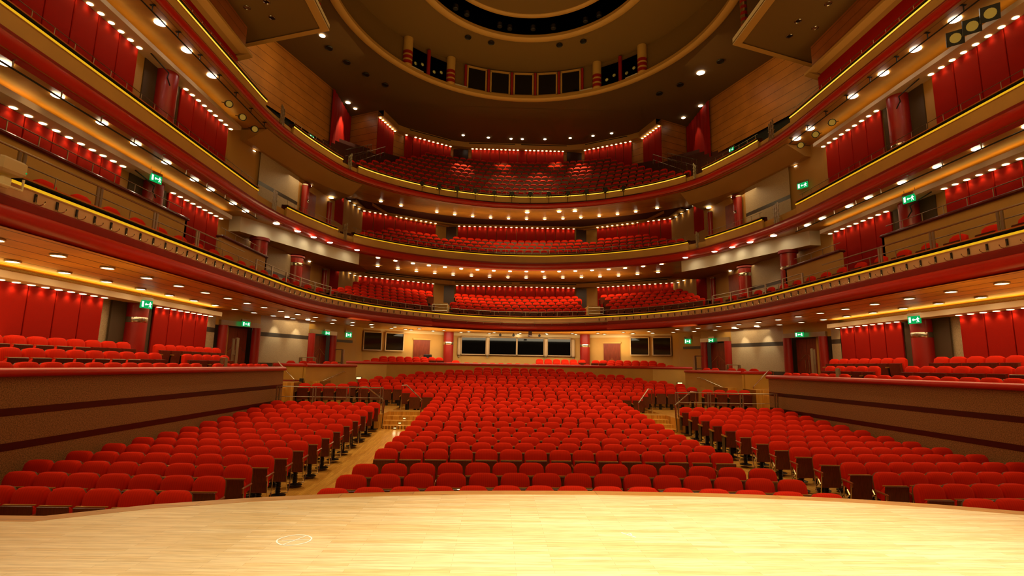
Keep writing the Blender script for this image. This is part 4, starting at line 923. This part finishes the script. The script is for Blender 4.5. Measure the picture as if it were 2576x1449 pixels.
# railings and handrails round the aisles
def rail_fence(pts,z0,z1,label,posts,bars=(1,.6,.12),r=.018):
    t=thing('aisle_railing',label,'railing'); m=MB('steel'); h=z1-z0
    for b in bars: m.tube([(x,y,z0+h*b) for x,y in pts],r if b==1 else r*.7,8)
    m.build('bar',t)
    for x,y in posts:
        for d in (-.05,.05): m=MB('steel'); m.box((x+d,y,z0+h/2),(.035,.06,h)); m.build('post',t)
    return t
def hand(pts,label,r=.024):
    t=thing('stair_handrail',label,'handrail'); m=MB('chrome'); m.tube(pts,r,10); m.build('rail',t); return t
for s in (-1,1):
    S=SIDE[s]
    rail_fence([(s*5.75,20.42),(s*9.85,20.42)],.95,1.92,f'low steel railing behind the last row of the {S} seat block',[(s*5.8,20.42),(s*7.1,20.42),(s*8.4,20.42),(s*9.8,20.42)])
    t=hand([(s*5.66,20.1,.45),(s*5.62,20.12,1.45),(s*6.5,20.75,1.95),(s*6.75,20.9,1.93),(s*6.78,20.95,.95)],f'sloping steel handrail at the outer edge of the {S} aisle stairs')
    m=MB('chrome'); m.lathe([(.05,0),(.05,.02)],(s*5.66,20.1,.44),10); m.build('flange',t)
    t=hand([(s*4.25,20.2,.45),(s*4.22,20.25,1.5),(s*5.1,21.9,1.98),(s*5.35,22.2,1.95),(s*5.36,22.25,.9)],f'sloping steel handrail at the inner edge of the {S} aisle stairs')
    m=MB('chrome'); m.lathe([(.05,0),(.05,.02)],(s*4.25,20.2,.44),10); m.build('flange',t)
    t=hand([(s*9.55,24.0,1.75),(s*9.55,24.05,1.9),(s*8.95,26.0,2.45),(s*8.9,26.1,2.4)],f'slanting handrail fixed to the {S} beige stair wall'); m=MB('chrome'); m.tube([(s*9.2,25.1,2.18),(s*9.35,25.15,2.1)],.012,6); m.build('bracket',t)
    t=hand([(s*10.3,23.1,1.2),(s*10.25,23.1,2.1),(s*11.1,23.3,2.85),(s*11.35,23.35,2.8),(s*11.38,23.35,2.0)],f'looped handrail over the {S} ochre corner wall'); m=MB('chrome'); m.lathe([(.05,0),(.05,.02)],(s*10.3,23.1,1.2),10); m.build('flange',t)
    for (x,y,z,w,h,nm) in ((10.45,29.5,2.0,.95,1.6,'by the rear corner'),(11.0,26.6,2.0,1.0,1.1,'before the rear corner door'),(12.35,21.9,2.3,.75,1.5,'by the red panels'),(10.6,17.75,1.8,.65,1.15,'behind the granite parapet')):
        t=thing('steel_barrier',f'square steel barrier on thick flat posts {S} {nm}','railing',(s*x,y,z),s*.5 if y>22 else s*.9)
        for q in (-w/2,w/2):
            for d in (-.05,.05): m=MB('steel'); m.box((q+d,0,h/2),(.05,.09,h)); m.build('post',t)
        m=MB('steel')
        for b in (1,.55,.15): m.tube([(-w/2,0,h*b),(w/2,0,h*b)],.022,6)
        m.build('bar',t)
# ------------------------------------------------------------------ terraces of the balconies at the back
def terraces(path,rows,name):
    """rows: (offset of the row behind the front, floor z)"""
    m=MB('carpet'); pr=[]
    for i,(o,z) in enumerate(rows):
        a=o-.3 if i else .3; nx=rows[i+1][0]-.3 if i+1<len(rows) else o+1.0
        pr+=[(-a,z),(-nx,z)]
    m.sweep(sub(path,lambda p:p[1]>27.5),pr); return struct(m.build(name,recalc=False))
RB1=[(1.2+.85*k,5.68+.325*k) for k in range(5)]; RB2=[(1.2+.9*k,9.87+.46*k) for k in range(4)]; RB3=[(.8+.5*k,13.96+.485*k) for k in range(9)]
terraces(P1,RB1,'floor_balcony_terrace'); terraces(P2,RB2,'floor_balcony_terrace'); terraces(P2,RB3,'floor_balcony_terrace')
for s in (-1,1):
    m=MB('beige_board'); m.box((s*5.15,36.6,6.3),(.8,5.2,1.3)); struct(m.build('wall_vomitory'))
    t=thing('vomitory_railing',f'square steel railing in front of the {SIDE[s]} stair gap of the first balcony','railing',(s*5.15,33.4,5.6)); m=MB('steel')
    for b in (.35,.75,1.15): m.tube([(-.5,0,b),(.5,0,b)],.025,6)
    m.build('bar',t)
    for x in (-.5,.5): m=MB('steel'); m.box((x,0,.58),(.06,.08,1.16)); m.build('post',t)
for s in (-1,1):
    for k,(x0,y0,z0,x1,y1,z1) in enumerate(((10.35,30.2,14.6,9.6,34.6,17.2),(10.9,30.0,14.9,10.3,33.6,16.9))):
        t=thing('stair_railing',f'sloping steel railing on posts at the {SIDE[s]} end of the top balcony seating, {["inner","outer"][k]} one','railing')
        m=MB('steel'); m.tube([(s*x0,y0,z0+.9),(s*x1,y1,z1+.9)],.022,8); m.tube([(s*x0,y0,z0+.5),(s*x1,y1,z1+.5)],.014,6); m.build('rail',t)
        for i in range(7):
            f=i/6; m=MB('chrome'); p=(s*(x0+(x1-x0)*f),y0+(y1-y0)*f,z0+(z1-z0)*f); m.tube([p,(p[0],p[1],p[2]+.9)],.018,6); m.build('post',t)
# ------------------------------------------------------------------ seats
def seat_parts():
    t=thing('theatre_seat','x','seat')
    m=MB('seat_red'); m.pillow(.495,.50,.10,.035,(0,0,.75),tilt=-.14,n=24,e=4.2); b=m.build('backrest',t,True)
    m=MB('shell_wood'); m.pillow(.5,.495,.03,.0,(0,.06,.742),tilt=-.14,n=24,e=4.2); m.build('back_shell',b,True)
    m=MB('seat_red'); m.pillow(.45,.42,.09,.01,(0,-.115,.56),tilt=.10,n=16,e=5); c=m.build('seat',t,True)
    m=MB('mahogany','brass_edge'); m.box((0,-.175,.555),(.455,.022,.47),rx=.10,ch=.008); m.cur=1; m.box((0,-.152,.79),(.457,.03,.012),rx=.1); m.lathe([(.0,-.19),(.012,-.188)],(0,0,.63),8,'Y'); m.build('seat_board',c)
    arm=[]
    m=MB('armrest_wood'); m.box((-.268,-.15,.665),(.034,.34,.036),rx=.06,ch=.012); m.box((-.268,-.29,.62),(.03,.04,.1),ch=.01); m.build('armrest',t)
    m=MB('chrome'); m.tube([(-.268,-.27,.64),(-.268,-.25,.45),(-.268,-.2,.2),(-.268,-.12,.1),(-.1,-.03,.07)],.011,6); m.tube([(-.268,-.02,.64),(-.268,-.03,.3),(-.268,-.12,.12)],.011,6); m.tube([(-.268,-.14,.5),(-.268,-.2,.42),(-.268,-.12,.36)],.018,6); m.build('frame',t)
    m=MB('black_spring'); pr=[(.17,0),(.17,.015),(.12,.03),(.06,.035)]
    for k in range(7): pr+= [(.06,.05+.034*k),(.045,.06+.034*k),(.045,.07+.034*k),(.06,.08+.034*k)]
    pr+=[(.05,.3),(.05,.36)]; m.lathe(pr,(0,.02,0),14); m.build('pedestal',t)
    return t
PROTO=seat_parts(); PROTO_USED=[False]
m=MB('armrest_wood'); m.box((.268,-.15,.665),(.034,.34,.036),rx=.06,ch=.012); m.box((.268,-.29,.62),(.03,.04,.1),ch=.01); ENDARM=m.build('armrest'); ENDARM_ME=ENDARM.data; bpy.data.objects.remove(ENDARM)
m=MB('chrome'); m.tube([(.268,-.27,.64),(.268,-.25,.45),(.268,-.2,.2),(.268,-.12,.1),(.1,-.03,.07)],.011,6); m.tube([(.268,-.02,.64),(.268,-.03,.3),(.268,-.12,.12)],.011,6); EF=m.build('frame'); EF_ME=EF.data; bpy.data.objects.remove(EF)
SEATS=[]   # x,y,floor z,rot,label,group,is row end (+x side)
for r,((y,z),n) in enumerate(zip(CROWS,NSEAT)):
    pit=.5365 if r<15 else .537
    for i in range(n):
        dv=.016*(1 if r%2 else -1) if r<15 else (.0 if r%2 else .004); hn=n/2; x=(i-(n-1)/2)*pit+dv*((hn-abs(i-(n-1)/2))-.25) ; c=.022 if r<3 else (.006 if r<16 else 0)
        if r>=20: c=-.004
        if r>=16 and n>25 and r<20 and abs(x)<0: continue
        SEATS.append((x,y-c*x*x,z-1.0,0,f'red tip-up seat in the {ordn(r)} row of the centre stalls, {ordn(i)} from the left aisle','centre stalls seats',i==n-1,1+(dv/.5365 if i<(n-1)/2 else -dv/.5365)*.97))
for s in (-1,1):
    for r in range(14):
        y=7.85+.925*r; z=[.99,1.0,1.01,1.02,1.03,1.04,1.05,1.07,1.12,1.17,1.22,1.28,1.34,1.40][r]
        for i in range(8):
            x=5.97+.53*i; SEATS.append((s*x,y+.065*(x-5.97),z-1.0,0,f'red tip-up seat in the {ordn(r)} row of the {SIDE[s]} stalls block, {ordn(i)} from the aisle','side stalls seats',(i==0 and s<0) or (i==7 and s>0),.985))
    for nm,X,zt,ys in (('front',10.62,2.77,[16.25-.575*k for k in range(16)]+[17.5+.575*k for k in range(7)]),('middle',11.5,3.06,[15.62-.575*k for k in range(14)]+[17.25+.575*k for k in range(5)]),('back',12.45,3.36,[15.6-.575*k for k in range(13)]+[17.25+.575*k for k in range(7)])):
        ys=sorted(ys)
        for i,y in enumerate([q for q in ys if in_frame((s*X,q,zt),60)]):
            SEATS.append((s*X,y,zt-1.0,s*-PI/2,f'red tip-up seat on the raised {SIDE[s]} side seating, {nm} row, {ordn(i)} from the stage','raised side seats',i==0 and s>0,1.06))
    for i in range(4): SEATS.append((s*(9.6-.55*i),22.6,.97,0,f'red tip-up seat behind the low railing on the {SIDE[s]}, {ordn(i)} from the granite wall','seats behind the railings',i==0))
    for i,(x,y) in enumerate(((10.9,24.3),(10.4,24.5),(10.2,25.1),(9.85,26.2),(9.7,26.9))): SEATS.append((s*x,y,1.92,s*-1.2,f'red seat top showing over the {SIDE[s]} stair wall cap, {ordn(i)}','seats over the stair walls',False))
    for r in range(3):
        for i in range(8-r%2):
            t_=(i+.5+.25*r)/8; x=9.1+(5.5-9.1)*t_-.25*r; y=30.0+2.05*t_+.45*r
            SEATS.append((s*x,y,2.05+.13*r,-s*.5,'','',False))
for i in range(17): SEATS.append((-4.3+.537*i,32.7+.008*(i-8)**2*-1,2.02,0,'','',False))
for r in range(2):
    for i in range(5+r): SEATS.append((1.45+.56*i+.04*r,33.4+.6*r,2.18+.16*r,0,'','',False))
SEATS.append((-4.0,33.4,2.15,0,'','',False))
# first balcony side seats, singly along the rail
for s in (-1,1):
    pth=offset(sub(P1,lambda p:p[0]*s>0 and 7<p[1]<26),-.85); 
    for k,(p,nn) in enumerate(along(pth,.92,.3)):
        SEATS.append((p[0],p[1],5.5,math.atan2(nn[1],nn[0])+PI/2,'','',False))
def back_seats(path,rows,xlim,gaps,pit=.545,start=0,stag=True):
    for k,(o,z) in enumerate(rows):
        q=offset(sub(path,lambda p:p[1]>26),-o)
        for j,(p,nn) in enumerate(along(q,pit,(k%2)*.27)):
            x=abs(p[0])
            if x>xlim(k) or gaps(p[0],k): continue
            SEATS.append((p[0],p[1],z,math.atan2(nn[1],nn[0])+PI/2,'','',False))
back_seats(P1,RB1,lambda k:9.9+.15*k,lambda x,k:4.42<abs(x)<5.9)
back_seats(P2,RB2,lambda k:9.9-.2*k,lambda x,k:k==3 and 4.6<abs(x)<5.9)
back_seats(P2,RB3,lambda k:10.4-.42*k,lambda x,k:False)
def dist(s): return (Vector((s[0],s[1],s[2]+.75))-CAM).length
vis=[s for s in SEATS if in_frame((s[0],s[1],s[2]+.8),30)]
named=sorted([s for s in vis if s[4]],key=dist)[:300]; keep=set(id(s) for s in named)
rest=[s for s in vis if id(s) not in keep]
for k,s in enumerate(named):
    x,y,z,rz,lab,grp,end=s[:7]; sx=s[7] if len(s)>7 else 1.0
    jit=R.uniform(-.006,.006)
    if k==0: o=PROTO; o.location=(x,y,z); o.rotation_euler=(0,0,rz+jit); o['label']=lab; o['group']=grp
    else: o=dup(PROTO,(x,y,z),rz+jit,lab,grp)
    o.scale=(sx,1,1)
    if end:
        for nm,me in (('armrest',ENDARM_ME),('frame',EF_ME)):
            c=bpy.data.objects.new(nm,me); COL.objects.link(c); c.parent=o
# all smaller seats as one mesh
def seat_low():
    m=MB('seat_red_far','mahogany','brass_edge','black_spring')
    m.pillow(.505,.50,.10,.035,(0,0,.75),tilt=-.14,n=14,e=4.2); m.cur=1
    m.box((0,-.15,.555),(.455,.08,.47),rx=.10); m.cur=1; m.box((0,-.15,.795),(.457,.085,.012),rx=.1); m.cur=2; m.box((-.268,-.13,.665),(.045,.34,.036),rx=.06); m.cur=3
    m.box((0,0,.18),(.1,.1,.36)); m.box((-.268,-.1,.4),(.03,.2,.5)); m.box((0,0,.015),(.36,.36,.03)); return m
lo=seat_low(); big=MB('seat_red_far','mahogany','brass_edge','black_spring')
for q_ in rest:
    x,y,z,rz=q_[:4]; sx=q_[7] if len(q_)>7 else 1.0
    c,s_=math.cos(rz),math.sin(rz); b=len(big.v)
    big.v+=[(a*sx*c-bb*s_+x,a*sx*s_+bb*c+y,h+z) for a,bb,h in lo.v]; big.f+=[tuple(b+i for i in f) for f in lo.f]; big.m+=lo.m
o=big.build('distant_theatre_seating',None,True); tag(o,'remaining red tip-up seats of the rear stalls and the three balconies','seating',kind='stuff')
# a pair of loose seats leaning over at the back
for k in range(2):
    o=dup(PROTO,(-4.75+.5*k,33.0,2.0),.5,f'loose red seat tilted over beside the left red column, {"left" if k==0 else "right"} of the pair','loose seats'); o.rotation_euler=(-.25,.3,.6)
# ------------------------------------------------------------------ extra small things
t=thing('follow_spot_unit','pale boxed moving light bracketed to the first balcony front at the far left','lantern',(-9.8,8.55,6.02))
m=MB('bulk_cream'); m.box((0,0,.05),(.34,.5,.26),ch=.04); m.build('body',t); m=MB('beige_light'); m.tube([(.1,-.25,-.1),(.1,-.25,-.3),(.1,.25,-.3),(.1,.25,-.1)],.02,6); m.box((0,0,-.22),(.14,.2,.2),ch=.03); m.build('yoke',t); m=MB('exit_green'); m.box((.175,.2,-.0),(.01,.02,.02)); m.build('status_lamp',t)
for s in (-1,1):
    for lv,z,X,pts in ((1,8.86,13.0,'first'),(2,12.95,13.0,'second')):
        t=thing('hanging_cable',f'black cable looping from the {SIDE[s]} {pts} balcony bulkhead past the column','cable'); m=MB('black')
        m.tube([(s*13.1,16.0,z),(s*13.05,16.4,z-.1),(s*12.95,16.75,z-.25),(s*12.95,16.7,z-.45),(s*13.0,16.95,z-.6)],.022,6); m.build('cable',t)
    for i,(y,z) in enumerate(((19.9,14.0),(21.0,14.0),(17.4,14.0))):
        pass
t=thing('queue_barrier','dark red retractable barrier tape across the left corner stairs','barrier'); m=MB('maroon'); m.box((-10.55,23.2,2.05),(1.1,.02,.06)); m.build('tape',t); m=MB('black'); m.box((-9.95,23.15,2.05),(.14,.12,.2)); m.build('cassette',t)
# ------------------------------------------------------------------ light
w=bpy.data.worlds.new('World'); SC.world=w; w.use_nodes=True; w.node_tree.nodes['Background'].inputs[0].default_value=(1,.6,.28,1); w.node_tree.nodes['Background'].inputs[1].default_value=.02
WARM=(1,.70,.34); GOLD=(1,.64,.22)
# stage lights high over the stage
for (x,y,tx,ty,e,a) in ((-3,1.5,-1.0,3.4,5200,40),(3,1.0,1.6,3.4,10500,38),(0,0,.6,3.0,9000,40),(6,2,3.5,4.2,5200,38),(-7,3,-4.5,4.2,3600,36)):
    spot((x,y,17),(tx,ty,1.2),e*.92,a,.9,(1,.86,.64),.3)
# house lights over the stalls
for (x,y,e) in ((-6,15,4000),(0,16,5400),(6,15,4000),(-5,21.5,5200),(0,22.5,7400),(5,21.5,5200),(0,28.5,1700),(-8,9.0,600),(8,9.0,600),(0,9.5,650)):
    spot((x,y,20.2),(x,y+.5,0),e,42,1.0,(1,.74,.40),.3)
# added fill without fittings: balcony fronts and walls, stalls, and up to the ceiling
area((0,2,13),(0,30,6),620,12,6,GOLD,150); area((0,14,19.8),(0,15,0),500,10,10,GOLD,170); area((0,24,13),(0,25,20),260,12,12,(1,.66,.2),170)
for s in (-1,1):
    area((s*11.6,11,4.98),(s*11.6,11,0),300,2.2,22,(1,.70,.32),170); area((s*12.2,26,4.9),(s*11.5,26,0),60,1.5,5,(1,.72,.36),170); area((s*10.6,27,4.95),(s*10.3,27,0),60,2,5,(1,.72,.36),170)
    area((s*11.7,12,3.3),(s*11.7,12,6),120,1.6,20,(1,.62,.16),170,up='X')  # added uplight on the side stalls ceiling, in place of floor bounce
    area((s*12.7,12,7.6),(s*12.5,12,10),14,.8,20,GOLD,170,up='X'); area((s*12.7,12,11.6),(s*12.5,12,14),14,.8,20,GOLD,170,up='X')  # added gold uplights for the side balcony ceilings, no fittings there
    area((s*12.6,12,9.1),(s*12.2,12,0),40,.5,20,WARM,120); area((s*12.6,12,13.3),(s*12.2,12,0),40,.5,20,WARM,120)  # added side fill for the two upper tiers
    area((s*12.3,27.5,8.5),(s*12,27.5,0),70,1.5,5,WARM,170); area((s*12.3,27,12.7),(s*12,27,0),70,1.5,6,WARM,170)
    area((s*12.9,12,14.3),(s*12.6,12,17),60,.8,18,GOLD,170,up='X'); area((s*9.2,26,19.0),(s*13.4,27,17.5),70,3,6,(1,.66,.22),140)  # added uplight below the canopy, added wash on the timber wall
    spot((s*11.5,33.1,20.55),(s*12.3,33.0,17.4),900 if s<0 else 150,46,.5,(1,.7,.36),.06)
    spot((s*11.6,24.0,20.4),(s*14.4,25.4,19.4),170 if s<0 else 40,70,.8,(1,.75,.25),.1)
area((0,33.2,4.98),(0,34.4,0),480,14,2.2,(1,.82,.52),170); area((0,35.2,9.15),(0,35.2,0),330,15,2.0,WARM,170); area((0,35.5,13.35),(0,35.5,0),170,15,2.0,WARM,170)
area((0,32.2,3.4),(0,32.2,6),330,15,1.6,(1,.66,.2),170); area((0,34.6,7.9),(0,34.6,10),170,15,1.6,GOLD,170); area((0,35.4,12.2),(0,35.4,15),110,15,1.6,GOLD,170)  # added uplights for the rear ceilings, standing in for bounced light
for (x,y,e) in ((-4.3,36.0,1900),(-1.0,35.4,1300),(1.5,35.4,1800),(4.7,36.0,2000),(-1.2,38.6,500),(3,38.6,500)): spot((x*.95,37.2,20.5),(x,y,15.6),e*1.6,34,.8,WARM,.1)
# ------------------------------------------------------------------ render look
SC.view_settings.view_transform='Standard'; SC.view_settings.look='None'; SC.view_settings.exposure=0.0; SC.view_settings.gamma=1.0
cy=SC.cycles; cy.max_bounces=3; cy.diffuse_bounces=2; cy.glossy_bounces=2; cy.use_adaptive_sampling=True; cy.adaptive_threshold=.06; cy.adaptive_min_samples=16; cy.transmission_bounces=2; cy.caustics_reflective=False; cy.caustics_refractive=False; cy.sample_clamp_indirect=4; cy.use_denoising=True; cy.use_light_tree=True
